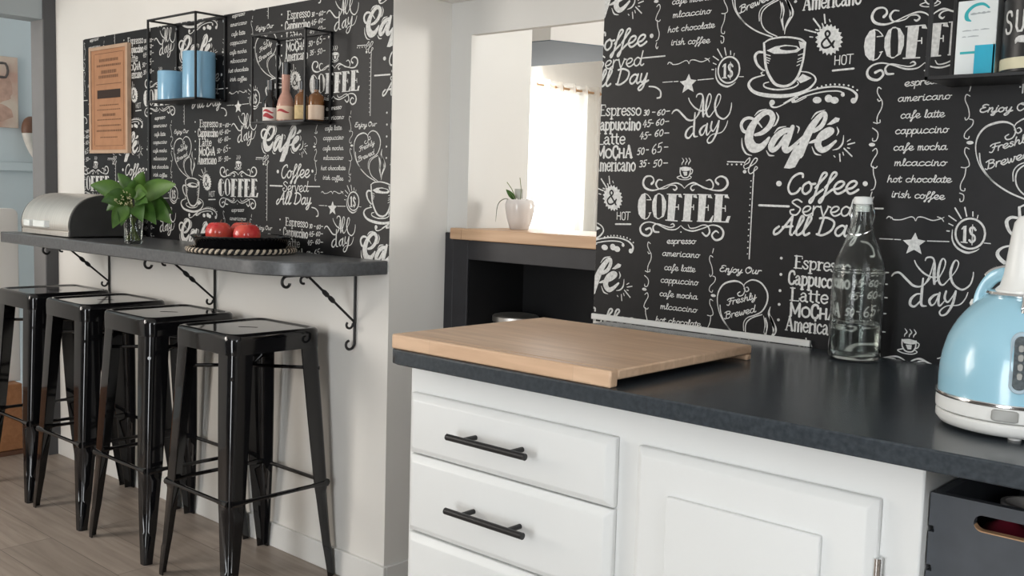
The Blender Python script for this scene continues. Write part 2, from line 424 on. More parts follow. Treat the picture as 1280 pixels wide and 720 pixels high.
# ------------------------------------------------------------------ printed wallpaper pattern
# one repeat of the print, in tenths of a millimetre on the wall plane: u v width ...
STROKES = """2960 11671 19 3039 11646 19 3114 11574 19 3133 11537 19
3027 11534 19 3141 11537 19
2977 11103 23 3065 11130 23 3115 11206 23 3130 11251 23
3095 11244 16 3151 11252 16
3313 11673 26 3362 11674 26
3327 11128 26 3369 11130 26
3556 11672 22 3898 11671 22
3766 11397 22 3851 11399 22
3855 11448 22 3860 11347 22
3544 11104 25 3840 11096 25
3972 11678 22 4288 11673 21
4170 11409 22 4233 11410 21
4234 11456 21 4239 11354 21
3961 11106 25 4209 11107 25
4321 11683 21 4647 11676 21
4522 11411 21 4593 11413 21
4594 11461 21 4600 11348 21
4341 11112 24 4700 11112 24
4739 11689 21 5045 11684 21
4927 11409 21 5003 11406 21
5003 11458 21 5010 11342 21
4732 11122 24 5095 11122 24
3133 11889 58 3184 11943 45 3169 12016 32 3090 12059 32 2966 12034 45 2908 11910 52 2978 11793 52 3158 11746 39 3349 11784 26 3553 11866 22 3756 11915 31 3894 11880 25 3985 11804 12
3410 11969 19 3312 11979 32 3250 11885 45 3332 11784 26 3522 11802 22 3622 11862 19 3742 11863 25 3796 11807 34 3747 11763 38 3702 11782 22
4811 11908 54 4750 11957 42 4757 12019 30 4865 12070 36 4994 12021 47 5030 11897 53 4928 11790 44 4754 11773 30 4559 11806 24 4360 11873 30 4209 11927 37 4078 11883 25 3985 11804 12
4517 11974 18 4613 11995 30 4689 11906 36 4656 11808 24 4461 11818 18 4326 11887 18 4195 11876 25 4142 11813 34 4194 11762 34 4233 11786 18
3035 10877 52 3140 10912 39 3187 10825 45 3085 10737 45 2928 10783 52 2879 10900 46 2964 11008 33 3140 11045 26 3355 10995 26 3602 10909 32 3808 10912 25 3939 11001 12
3380 10834 32 3257 10843 45 3223 10945 39 3318 11014 26 3530 10973 22 3669 10949 25 3770 10983 31 3734 11031 31 3677 11008 16
3939 11001 12 4045 10928 25 4247 10897 31 4506 10971 24 4697 11042 24 4891 11016 36 4986 10909 48 4952 10781 48 4811 10732 42 4716 10826 42 4800 10922 36 4873 10889 24
4479 10871 37 4580 10805 39 4657 10893 39 4602 11018 30 4470 11032 21 4309 10969 25 4177 10957 22 4123 11026 15
3897 12452 12 3937 12395 22 3903 12347 22 3895 12307 12
3985 12452 12 4024 12395 22 3990 12347 22 3982 12307 12
4065 12452 12 4104 12395 22 4070 12347 22 4062 12307 12
3858 12244 25 3867 12123 25 3936 12038 25 4053 12039 25 4109 12125 25 4116 12245 25
4117 12225 22 4171 12197 21 4155 12131 21 4106 12102 22
3877 12072 19 3784 12037 19 3888 11995 19 4055 11994 19 4146 12040 18 4101 12074 18
8167 13721 19 8112 13753 19 8098 13666 19 8146 13571 19 8201 13485 19 8197 13367 19 8130 13221 19 8130 13103 19 8183 13102 19 8181 13146 19
8110 13532 19 8136 13494 19 8165 13508 19
8061 13105 19 8132 13081 19
8049 13001 19 8141 12932 19 8161 12850 19 8129 12766 19 8068 12763 19 8061 12808 19
8076 12576 19 8138 12621 19 8166 12535 19 8098 12412 19 8066 12300 19 8146 12256 19 8182 12286 19
8106 12285 19 8122 12143 19 8170 11994 19 8147 11874 19 8095 11843 19
8113 11806 19 8095 11723 19 8129 11672 19 8150 11713 19
9772 13701 17 9752 13608 17
9764 13521 17 9702 13548 17 9688 13454 17 9751 13313 17 9775 13166 17 9725 13104 17 9705 13147 17
9785 13120 17 9847 13094 17 9833 13004 17 9732 12894 17 9718 12803 17 9781 12774 17 9799 12816 17
9814 12596 17 9751 12621 17 9744 12526 17 9813 12403 17 9833 12305 17 9768 12269 17 9699 12276 17
9782 12262 17 9768 12122 17 9712 11980 17 9719 11881 17 9782 11861 17 9789 11903 17
9703 11820 17 9773 11786 17 9773 11691 17 9726 11672 17 9713 11718 17
8422 11323 17 8458 11359 23 8508 11344 17 8495 11323 12
8523 11347 14 8554 11308 20 8699 11311 17 8867 11368 17 8931 11348 17 8962 11298 14 8995 11364 17 9093 11368 20 9263 11318 20 9398 11351 17 9464 11382 11
9347 11386 17 9419 11360 19 9461 11306 14
8314 10940 18 8563 10941 17
8598 10940 17 8709 10940 17
9199 10942 20 9575 10951 19
10176 10958 16 10280 10953 16
10180 11122 34 10168 11020 35 10121 10931 35 10045 10870 35 9951 10844 35 9854 10859 35 9768 10912 35 9707 10996 35 9681 11098 35 9693 11202 35 9742 11291 35 9820 11352 35 9915 11376 35 10011 11359 35 10095 11305 35 10155 11222 35 10180 11122 34
9623 11165 14 9635 10985 27 9730 10845 35 9895 10772 41 10030 10804 24 10100 10852 11
9787 10954 22 9891 10948 22
9814 11226 22 9787 11186 22
10018 11175 37 9975 11222 38 9925 11192 38 9946 11111 38 10001 11072 38 10014 11004 38 9967 10960 38 9925 10994 38
9962 11268 16 9975 10914 16
9642 11554 25 9761 11373 24
9809 11568 24 9851 11415 24
9951 11495 21 9957 11419 21
10042 11438 16 10032 11383 16
9544 11412 22 9676 11326 22
9553 11273 19 9628 11240 19
9527 11141 22 9570 11138 22
8990 10574 20 9038 10483 26 9159 10363 34 9303 10294 28 9400 10296 22
9183 10587 23 9203 10634 28 9274 10652 34 9332 10616 33 9356 10491 45 9355 10349 56 9372 10175 45
9339 10589 17 9308 10431 22 9270 10292 22 9196 10143 20
9371 10189 22 9437 10270 22 9519 10446 22 9542 10582 25 9495 10641 25 9451 10554 39 9426 10354 47 9461 10202 42 9527 10165 28 9608 10256 19
9608 10256 19 9731 10433 19 9770 10575 22 9718 10624 25 9670 10540 38 9643 10371 47 9707 10193 41 9860 10108 35 9987 10202 27 10030 10344 24 10032 10433 16
8587 10257 23 8639 10316 35 8734 10326 38 8871 10212 43 8991 10115 43 9120 10103 31 9227 10183 23 9303 10289 17
9166 10255 31 9159 10020 48 9164 9777 48 9255 9757 20
9142 9970 23 9059 9954 31 8971 9860 49 8963 9758 49 9045 9729 37 9148 9847 23
9447 9997 22 9367 9953 42 9304 9862 48 9343 9780 36 9409 9829 22 9461 9990 22
9479 10019 36 9463 9876 42 9489 9780 33 9565 9872 19
9588 10057 36 9570 9929 42 9626 9863 33 9696 9954 22 9750 10071 22
9755 10071 38 9717 9844 47 9626 9660 36 9533 9614 31 9501 9682 28 9612 9791 19 9825 9831 22 9924 9947 22 9964 10067 16
5755 13066 24 5640 13182 43 5490 13259 58 5350 13237 68 5284 13129 68 5338 13002 68 5474 12963 63
5612 12917 58 5773 12960 95 5928 13091 118 5986 13258 123 5905 13361 109 5777 13343 110 5620 13212 130 5504 13022 179 5477 12817 199 5575 12667 217 5740 12666 148 5860 12766 100 5925 12855 52
6375 13003 79 6242 12980 117 6089 12875 132 5983 12697 137 6018 12607 104 6138 12673 85 6285 12883 79
6427 13058 92 6352 12849 130 6284 12683 149 6326 12594 116 6443 12659 83 6614 12812 60
6608 12514 165 6709 12799 173 6835 13059 145 6997 13261 103 7080 13295 94 7100 13204 89 7026 13059 94 6876 12967 77
6511 12736 37 6703 12898 50
6802 12743 32 6910 12775 68 7104 12833 76 7240 12934 93 7250 12985 80 7163 12987 94 7036 12881 130 6977 12719 140 7060 12603 117 7185 12637 94 7341 12769 49
5577 13304 12 5673 13391 36 5834 13431 12
6054 13356 12 6109 13254 35 6058 13122 35 6003 13078 12
5312 12854 12 5335 12681 37 5428 12543 36 5559 12501 12
6036 12943 12 6129 13042 35 6286 13072 12
6507 13078 12 6565 13032 34 6540 12934 11
5882 12597 12 5950 12506 36 6062 12494 12
6815 13201 11 6913 13318 34 7083 13366 11
7347 13037 11 7384 12950 33 7352 12876 11
6859 12666 11 6932 12535 34 7055 12499 11
7492 12874 11 7479 12724 33 7402 12629 33 7290 12597 11
7573 12761 20 7631 12797 20
7588 12702 24 7719 12732 24
7514 12628 26 7680 12477 26
7581 12638 20 7626 12627 20
7494 12553 20 7515 12499 20
7433 12521 24 7453 12382 24
7319 12489 20 7344 12463 20
5006 12375 25 5386 12366 24
5401 12343 22 5461 12417 22 5518 12451 24 5503 12364 22 5423 12318 19 5386 12290 20 5412 12233 17 5471 12244 15
5471 12244 17 5632 12336 19 5691 12423 24 5626 12439 22 5532 12291 29 5500 12187 24 5554 12130 22 5652 12200 19 5701 12245 22 5661 12277 19 5623 12188 22 5631 12081 22
5909 13551 38 5956 13471 38 6092 13466 26 6353 13578 19 6505 13634 18
6403 13543 18 6498 13551 21 6683 13631 18
5622 12083 24 5620 10386 24
5698 14743 27 5853 14816 33 6166 14828 33 6477 14767 38 6604 14682 38
5704 14748 43 5739 14482 55 5792 14221 55 5933 13985 60 6072 13886 54 6284 13876 51 6461 14013 53 6565 14315 44 6598 14682 41
5769 14515 18 5860 14486 18
5779 14457 18 5863 14423 18
5788 14408 18 5847 14384 18
5797 14358 18 5830 14339 18
6466 14455 18 6562 14476 18
6464 14377 18 6548 14405 18
6452 14322 18 6533 14350 18
6447 14252 18 6507 14276 18
5692 14566 43 5586 14573 52 5519 14497 62 5566 14350 52 5679 14234 43 5749 14201 27
5702 14120 28 5674 14157 21 5715 14174 15
5751 14109 21 5495 14051 37 5408 13925 62 5560 13773 68 5886 13695 79 6296 13677 71 6659 13757 50 6845 13909 38 6833 14021 29 6699 14106 23 6530 14135 18
5855 13966 18 5751 13937 27 5787 13863 30 6038 13805 33 6350 13822 30 6493 13885 24 6472 13942 15
6058 15504 24 6095 15360 48 6070 15194 57 6109 15021 24 6115 14959 9
6161 15549 47 6231 15416 71 6294 15279 59 6211 15125 56 6156 15003 33 6147 14889 12
4992 15671 22 5037 15463 25 5216 15215 28 5522 15001 28 5883 14854 27
5974 15569 24 5752 15478 24 5625 15349 24 5627 15149 24 5748 14981 24 5984 14857 21
6211 13530 24 6542 13686 32 6898 13782 32 7249 13806 31 7540 13751 36 7698 13636 47 7682 13528 61
6457 13563 24 6665 13653 26 7020 13718 26 7313 13721 25 7445 13674 22
6573 14939 26 6809 14864 26
6742 15132 32 6892 14948 32
6960 15193 29 6988 15027 29
7069 15088 20 7089 15045 20
6926 15024 26 6946 14987 26
6687 14792 23 6748 14781 23
6805 14920 29 6851 14902 29
7228 14386 20 7230 14223 20
7323 14388 20 7325 14219 20
7227 14304 20 7326 14303 20
7466 14397 20 7591 14399 19
7534 14398 19 7528 14225 20
7401 14393 20 7451 14366 20 7450 14244 20 7412 14216 20 7370 14246 20 7368 14366 20 7401 14393 20
7196 14113 37 7613 14128 36
5514 9843 21 5412 9895 32 5269 9899 41 5070 9827 36 4948 9667 30 4921 9457 19 4988 9204 19 5115 9009 19 5253 8882 19
5530 9813 13 5568 9885 19 5718 9960 29 5915 9913 34 6062 9737 34 6074 9538 34 5975 9340 29 5815 9241 21 5645 9168 19 5567 9052 19 5576 8892 19
5505 9847 19 5556 9744 24 5517 9634 21 5428 9601 22 5394 9649 22 5446 9689 19
5532 9768 16 5592 9707 24 5646 9747 24 5615 9800 19 5579 9787 13
6009 9243 10 6048 9134 34 6067 9035 42 6055 8908 47
6153 9445 10 6126 9305 47 6193 9174 52 6246 9055 52 6259 8931 47
5783 11493 44 6439 11488 43
7709 11497 31 8341 11503 30
2963 14020 31 3133 13994 34 3263 13902 38 3269 13781 42 3186 13758 34
3078 13456 23 3148 13454 23
3440 13463 23 3522 13468 23
3054 13217 24 3112 13216 23
3429 13244 23 3514 13248 23
3002 12962 24 3063 12966 24
3420 12994 23 3527 12995 23
2957 12635 24 3012 12635 24
3429 12690 23 3521 12694 23
3027 12339 24 3053 12339 24
3428 12345 23 3529 12348 23"""
POLYS = """0 2966 11680 2878 11649 2802 11522 2787 11373 2821 11211 2905 11116 2995 11098 3001 11202 2998 11409 2991 11616
0 3326 11688 3234 11636 3174 11502 3176 11326 3233 11166 3331 11117 3303 11183 3284 11417 3291 11623
0 3347 11688 3450 11649 3533 11512 3539 11337 3492 11181 3355 11118 3439 11194 3434 11422 3410 11625
0 3591 11673 3796 11669 3764 11107 3585 11112
0 3844 11670 3911 11671 3945 11600 3846 11618
0 4005 11673 4192 11671 4169 11114 3984 11116
0 4222 11672 4288 11673 4319 11598 4215 11621
0 4357 11681 4540 11679 4515 11119 4351 11121
0 4582 11674 4647 11676 4686 11604 4575 11621
0 4629 11118 4712 11248 4732 11243 4700 11109
0 4759 11684 4934 11682 4923 11129 4744 11128
0 4982 11683 5045 11684 5093 11611 4975 11630
0 5019 11128 5069 11246 5141 11249 5095 11120
0 3964 10861 3962 10855 3958 10850 3951 10847 3944 10846 3937 10849 3932 10853 3930 10860 3931 10866 3936 10871 3942 10874 3950 10875 3957 10872 3962 10867
0 3848 12243 3907 12261 3991 12270 4109 12250 4102 12188 4013 12170 3898 12181
0 3930 12158 4040 12159 4037 12082 3968 12073
0 8118 12691 8113 12677 8097 12665 8073 12659 8045 12660 8020 12666 8002 12678 7995 12693 8001 12707 8017 12719 8041 12725 8068 12725 8093 12718 8111 12706
0 9880 12707 9875 12693 9859 12682 9835 12677 9808 12677 9783 12683 9765 12694 9758 12708 9764 12722 9780 12733 9804 12738 9831 12738 9856 12732 9873 12720
0 8971 11085 9026 10965 9166 10941 9059 10853 9109 10696 8968 10770 8828 10690 8867 10836 8752 10933 8903 10953
0 9810 11237 9860 11250 9872 10955 9816 10958
0 6285 12248 6415 12515 6501 12692 6784 12733 6613 12426 6526 12267 6420 12237
0 7139 13082 7304 13224 7396 13200 7377 13141 7237 13084
0 5031 12322 5025 12309 5010 12303 4995 12309 4988 12322 4994 12335 5008 12340 5024 12335
0 5131 12315 5126 12302 5111 12296 5096 12302 5089 12315 5094 12328 5109 12334 5124 12328
0 5241 12318 5236 12304 5221 12299 5206 12304 5199 12317 5205 12331 5219 12336 5234 12331
0 5350 12320 5345 12307 5330 12302 5316 12307 5309 12320 5314 12333 5328 12338 5343 12333
0 5457 12171 5454 12155 5443 12142 5427 12135 5408 12135 5391 12142 5379 12154 5374 12170 5377 12186 5388 12199 5404 12206 5423 12207 5440 12200 5452 12187
0 6015 13554 6011 13531 5995 13513 5972 13503 5946 13504 5921 13516 5904 13535 5896 13558 5901 13582 5916 13600 5940 13609 5966 13608 5991 13597 6008 13577
0 6445 13561 6442 13546 6432 13534 6417 13528 6400 13529 6384 13536 6373 13549 6368 13565 6371 13580 6381 13592 6396 13598 6413 13597 6429 13590 6440 13577
0 5588 11984 5580 11972 5564 11971 5555 11984 5562 11997 5579 11997
0 5588 11861 5580 11848 5564 11847 5555 11860 5562 11873 5579 11873
0 5588 11736 5581 11724 5564 11723 5555 11736 5563 11749 5579 11749
0 5588 11612 5581 11599 5564 11599 5556 11611 5563 11624 5579 11625
0 5589 11488 5581 11475 5565 11474 5556 11487 5563 11500 5580 11500
0 5589 11363 5581 11350 5565 11350 5556 11362 5564 11375 5580 11376
0 5589 11239 5582 11226 5565 11225 5556 11238 5564 11251 5580 11251
0 5590 11114 5582 11101 5566 11100 5557 11113 5564 11126 5581 11126
0 5590 10989 5582 10976 5566 10975 5557 10988 5564 11001 5581 11002
0 5590 10864 5583 10851 5566 10850 5557 10863 5565 10876 5581 10877
0 5590 10739 5583 10726 5566 10725 5557 10737 5565 10750 5581 10751
0 5591 10614 5583 10600 5567 10599 5558 10612 5565 10625 5582 10626
0 5591 10488 5584 10475 5567 10474 5558 10486 5566 10500 5582 10501
0 5771 14595 5957 14661 6175 14678 6424 14637 6514 14563 6432 14513 6186 14503 5934 14520
1 6439 14591 6421 14574 6369 14563 6293 14561 6207 14567 6129 14581 6074 14600 6054 14619 6072 14637 6125 14647 6202 14650 6288 14643 6365 14629 6419 14611
0 6456 14727 6588 14689 6579 14586 6504 14570
0 6463 13979 6579 14085 6771 13996 6648 13941 6544 13908
0 7702 13522 7698 13499 7684 13481 7661 13471 7636 13472 7613 13483 7596 13503 7589 13527 7593 13550 7607 13568 7630 13578 7655 13577 7678 13565 7695 13546
0 7467 13643 7464 13627 7454 13614 7438 13607 7420 13608 7403 13616 7391 13630 7386 13647 7389 13663 7400 13676 7416 13683 7433 13682 7450 13674 7462 13660
0 6453 13575 6450 13559 6440 13547 6424 13540 6407 13541 6390 13548 6378 13562 6373 13578 6376 13594 6387 13606 6402 13612 6420 13612 6437 13604 6449 13591
0 6923 13803 6918 13789 6904 13784 6888 13791 6881 13805 6887 13818 6901 13823 6916 13817
0 7011 13823 7006 13810 6991 13805 6976 13811 6969 13825 6975 13839 6989 13844 7004 13837
0 7098 13841 7093 13828 7079 13823 7064 13829 7057 13843 7062 13856 7076 13861 7091 13855
0 7186 13848 7180 13834 7166 13829 7151 13836 7145 13850 7150 13863 7164 13868 7179 13861
0 7276 13849 7271 13835 7256 13830 7242 13837 7235 13851 7240 13864 7254 13869 7269 13862
0 7369 13838 7364 13825 7350 13820 7335 13827 7328 13840 7333 13854 7347 13859 7362 13852
0 7456 13829 7451 13815 7437 13811 7422 13817 7415 13831 7420 13844 7434 13849 7449 13842
0 7551 13813 7546 13800 7532 13795 7518 13801 7511 13815 7516 13828 7530 13833 7544 13827
0 7638 13782 7633 13769 7619 13764 7605 13770 7598 13784 7603 13797 7617 13802 7631 13795
0 7727 13718 7722 13705 7708 13700 7694 13706 7687 13720 7692 13733 7706 13738 7720 13732
0 7003 13561 6996 13534 6971 13513 6935 13502 6894 13503 6856 13517 6829 13540 6818 13568 6826 13596 6850 13617 6886 13628 6928 13626 6965 13612 6992 13589
0 7225 13582 7219 13550 7199 13525 7168 13512 7133 13514 7100 13529 7076 13556 7066 13589 7072 13621 7093 13646 7124 13659 7159 13657 7192 13642 7215 13615
0 7352 13544 7345 13516 7323 13494 7289 13483 7250 13484 7214 13498 7188 13522 7177 13551 7184 13580 7207 13602 7242 13613 7281 13611 7316 13597 7342 13573
0 7319 14686 7368 14636 7313 14610 7346 14549 7284 14542 7299 14477 7236 14491 7232 14427 7173 14460 7149 14403 7102 14452 7060 14410 7028 14470 6973 14445 6960 14511 6897 14506 6904 14571 6839 14587 6866 14644 6805 14680 6850 14723 6800 14775 6857 14801 6822 14863 6886 14869 6871 14935 6935 14921 6940 14985 6999 14951 7024 15006 7071 14957 7113 14999 7144 14938 7199 14962 7211 14897 7273 14901 7266 14837 7330 14821 7303 14765 7362 14730
0 6258 11939 6254 11915 6238 11895 6214 11884 6187 11883 6161 11894 6143 11913 6136 11937 6140 11962 6156 11982 6180 11993 6208 11993 6233 11983 6251 11963
0 8022 11962 8019 11941 8006 11924 7987 11915 7964 11914 7944 11923 7929 11940 7923 11961 7926 11982 7939 11999 7959 12008 7981 12009 8001 12000 8016 11983
0 6367 10449 6362 10432 6347 10420 6327 10419 6311 10428 6304 10445 6309 10462 6324 10474 6344 10475 6360 10466
0 6377 10120 6372 10103 6357 10091 6337 10090 6321 10099 6314 10116 6319 10133 6334 10145 6353 10147 6370 10137
0 6377 9793 6372 9776 6357 9764 6337 9762 6321 9771 6314 9788 6319 9806 6334 9818 6354 9819 6370 9810
0 6374 9515 6369 9497 6354 9485 6334 9483 6318 9492 6311 9509 6316 9527 6331 9539 6351 9541 6367 9531
0 6377 9201 6372 9183 6356 9171 6337 9169 6320 9178 6313 9194 6318 9212 6334 9224 6353 9226 6370 9217"""
DARK_STROKES = """1 7190 14669 40 7100 14575 40 6993 14561 40 6941 14634 40 6984 14705 40 7073 14774 40 7094 14827 40 7050 14874 40 7005 14834 40 7046 14743 40 7189 14552 40
1 7190 14669 28 7166 14598 28"""
WORDS = [
('s', 'espresso', 3601, 10593, 4334, 10627, 75, 19),
('s', 'americano', 8497, 13473, 9446, 13485, 75, 18),
('s', 'cafe latte', 8565, 13165, 9353, 13171, 79, 18),
('s', 'cappuccino', 8483, 12882, 9441, 12893, 79, 18),
('s', 'cafe mocha', 8472, 12581, 9437, 12588, 76, 18),
('s', 'mlcaccino', 8509, 12301, 9446, 12304, 73, 18),
('s', 'hot chocolate', 8390, 11997, 9552, 12006, 73, 18),
('s', 'irish coffee', 8490, 11721, 9451, 11697, 76, 18),
('b', 'Enjoy', 4940, 10080, 5473, 10076, 77, 30),
('b', 'Our', 5537, 10086, 5899, 10092, 75, 29),
('b', 'Freshly', 5171, 9377, 5829, 9586, 76, 27),
('b', 'Brewed', 5128, 9088, 5833, 9309, 82, 27),
('b', 'Coffee', 6358, 11729, 7829, 11777, 233, 61),
('s', 'Served', 6462, 11318, 7784, 11341, 181, 32),
('b', 'All', 6138, 10917, 6891, 10934, 214, 63),
('b', 'Day', 7043, 10949, 7917, 10951, 203, 58),
('r', 'Espresso', 1620, 13425, 2788, 13401, 159, 37),
('k', 'Cappuccino', 1508, 13100, 2784, 13079, 170, 61),
('r', 'Latte', 1573, 12769, 2380, 12771, 166, 40),
('h', 'MOCHA', 1580, 12461, 2592, 12470, 171, 52),
('r', 'Americano', 1505, 12164, 2690, 12171, 183, 40),
('d', '30', 2844, 13388, 2996, 13397, 79, 24),
('d', '60', 3194, 13378, 3412, 13392, 78, 23),
('d', '45', 2824, 13131, 3051, 13142, 100, 24),
('d', '60', 3169, 13166, 3392, 13174, 85, 23),
('d', '45', 2748, 12874, 2977, 12871, 101, 24),
('d', '60', 3149, 12922, 3385, 12937, 92, 23),
('d', '50', 2706, 12523, 2909, 12539, 97, 24),
('d', '65', 3098, 12532, 3390, 12600, 128, 23),
('d', '35', 2779, 12253, 2975, 12269, 94, 24),
('d', '50', 3145, 12248, 3393, 12287, 96, 23),
]

PITCH_U, PITCH_V = 0.5, 0.6303     # half-drop repeat

LOW = {
 'a': (1.02, [[(.75, .8), (.45, 1), (.1, .7), (.05, .25), (.3, 0), (.6, .3), (.78, .95)], [(.78, 1), (.72, .3), (.85, 0), (1.05, .15)]]),
 'c': (.85, [[(.75, .8), (.5, 1), (.12, .7), (.08, .25), (.35, 0), (.85, .25)]]),
 'd': (1.02, [[(.7, .8), (.4, 1), (.08, .65), (.08, .2), (.3, 0), (.6, .25), (.78, .9)], [(.95, 2.0), (.72, .3), (.85, 0), (1.05, .15)]]),
 'e': (.85, [[(.05, .35), (.45, .45), (.7, .8), (.5, 1), (.2, .85), (.05, .4), (.3, 0), (.6, .06), (.88, .3)]]),
 'f': (.68, [[(.1, .5), (.5, 1.2), (.75, 1.8), (.6, 2.05), (.4, 1.7), (.2, .3), (.05, -.7), (-.1, -1), (-.15, -.7), (.3, 0), (.65, .35)]]),
 'h': (.95, [[(.05, 0), (.2, 1.0), (.35, 2)], [(.12, .4), (.45, .95), (.65, .85), (.6, .2), (.72, 0), (.95, .2)]]),
 'i': (.45, [[(.15, 1), (.08, .2), (.2, 0), (.45, .2)], [(.22, 1.42), (.25, 1.5)]]),
 'j': (.42, [[(.2, 1), (.1, -.5), (-.1, -.95), (-.3, -.7), (.42, .2)], [(.28, 1.42), (.3, 1.5)]]),
 'l': (.48, [[(.0, .15), (.4, 1.4), (.4, 1.95), (.25, 1.9), (.12, .4), (.25, 0), (.5, .2)]]),
 'm': (1.08, [[(.08, 1), (.02, 0)], [(.05, .5), (.3, .98), (.42, .8), (.36, 0)], [(.4, .5), (.68, .98), (.8, .8), (.74, .15), (.85, 0), (1.08, .2)]]),
 'n': (.8, [[(.08, 1), (.02, 0)], [(.05, .5), (.35, .98), (.5, .8), (.45, .15), (.57, 0), (.82, .2)]]),
 'o': (.88, [[(.45, 1), (.12, .75), (.08, .25), (.35, 0), (.65, .3), (.65, .75), (.45, 1), (.62, .82), (.92, .85)]]),
 'p': (.78, [[(.12, 1), (-.08, -.95)], [(.05, .4), (.35, 1), (.65, .8), (.6, .25), (.3, 0), (.05, .15)], [(.55, .15), (.8, .25)]]),
 'r': (.62, [[(.1, 1), (.02, 0)], [(.06, .5), (.3, .95), (.62, .92)]]),
 's': (.62, [[(.55, .85), (.3, 1), (.12, .75), (.4, .5), (.5, .2), (.2, 0), (0, .15)]]),
 't': (.5, [[(.3, 1.6), (.12, .25), (.25, 0), (.5, .2)], [(0, 1.05), (.55, 1.1)]]),
 'u': (.95, [[(.1, 1), (.05, .25), (.25, 0), (.55, .4), (.65, 1)], [(.65, 1), (.6, .2), (.72, 0), (.97, .2)]]),
 'v': (.82, [[(.05, 1), (.25, 0), (.35, .1), (.65, .9), (.6, 1), (.85, .9)]]),
 'w': (1.08, [[(.05, 1), (.15, .1), (.3, .1), (.5, .8), (.52, .1), (.7, .1), (.9, .8), (.85, 1), (1.1, .9)]]),
 'y': (.85, [[(.1, 1), (.08, .4), (.25, .1), (.5, .4), (.65, 1)], [(.65, 1), (.5, -.4), (.2, -1), (0, -.75), (.3, -.2), (.88, .25)]]),
 ' ': (.7, []),
 'E': (1.05, [[(.9, 1.8), (.6, 2), (.25, 1.7), (.3, 1.2), (.6, 1.1)], [(.6, 1.1), (.1, .8), (.1, .2), (.5, 0), (1, .35)]]),
 'O': (1.25, [[(.5, 2), (.1, 1.4), (.1, .5), (.5, 0), (1, .6), (1, 1.5), (.6, 2), (.45, 1.7), (.8, 1.4)]]),
 'F': (1.0, [[(.05, 1.6), (.4, 2), (1.3, 1.9)], [(.7, 1.9), (.5, .6), (.2, 0), (-.1, .2)], [(.3, 1), (.9, 1.05)]]),
 'B': (1.2, [[(.4, 2), (.2, .2), (0, 0), (-.15, .2)], [(.0, 1.7), (.5, 2.05), (1, 1.75), (.85, 1.2), (.4, 1.05), (.95, .9), (1, .35), (.6, 0), (.25, .1)]]),
 'C': (1.1, [[(1.05, 1.6), (1.0, 1.95), (.7, 2), (.28, 1.5), (.1, .6), (.35, .05), (.75, .1), (1.0, .5)]]),
 'S': (1.05, [[(1, 1.6), (.6, 2), (.2, 1.6), (.5, 1.1), (.9, .7), (.6, .05), (.15, .1), (.05, .5), (.35, .6)]]),
 'A': (1.3, [[(.25, .75), (.0, .4), (.05, 0), (.4, .3), (1.0, 2)], [(1.0, 2), (1.05, .2), (1.2, 0)], [(.5, .7), (1.12, .8)]]),
 'D': (1.4, [[(.35, 1.9), (.2, .1)], [(.05, 1.85), (.6, 1.95), (1.2, 1.4), (1.1, .5), (.5, .0), (.05, .08)]]),
}
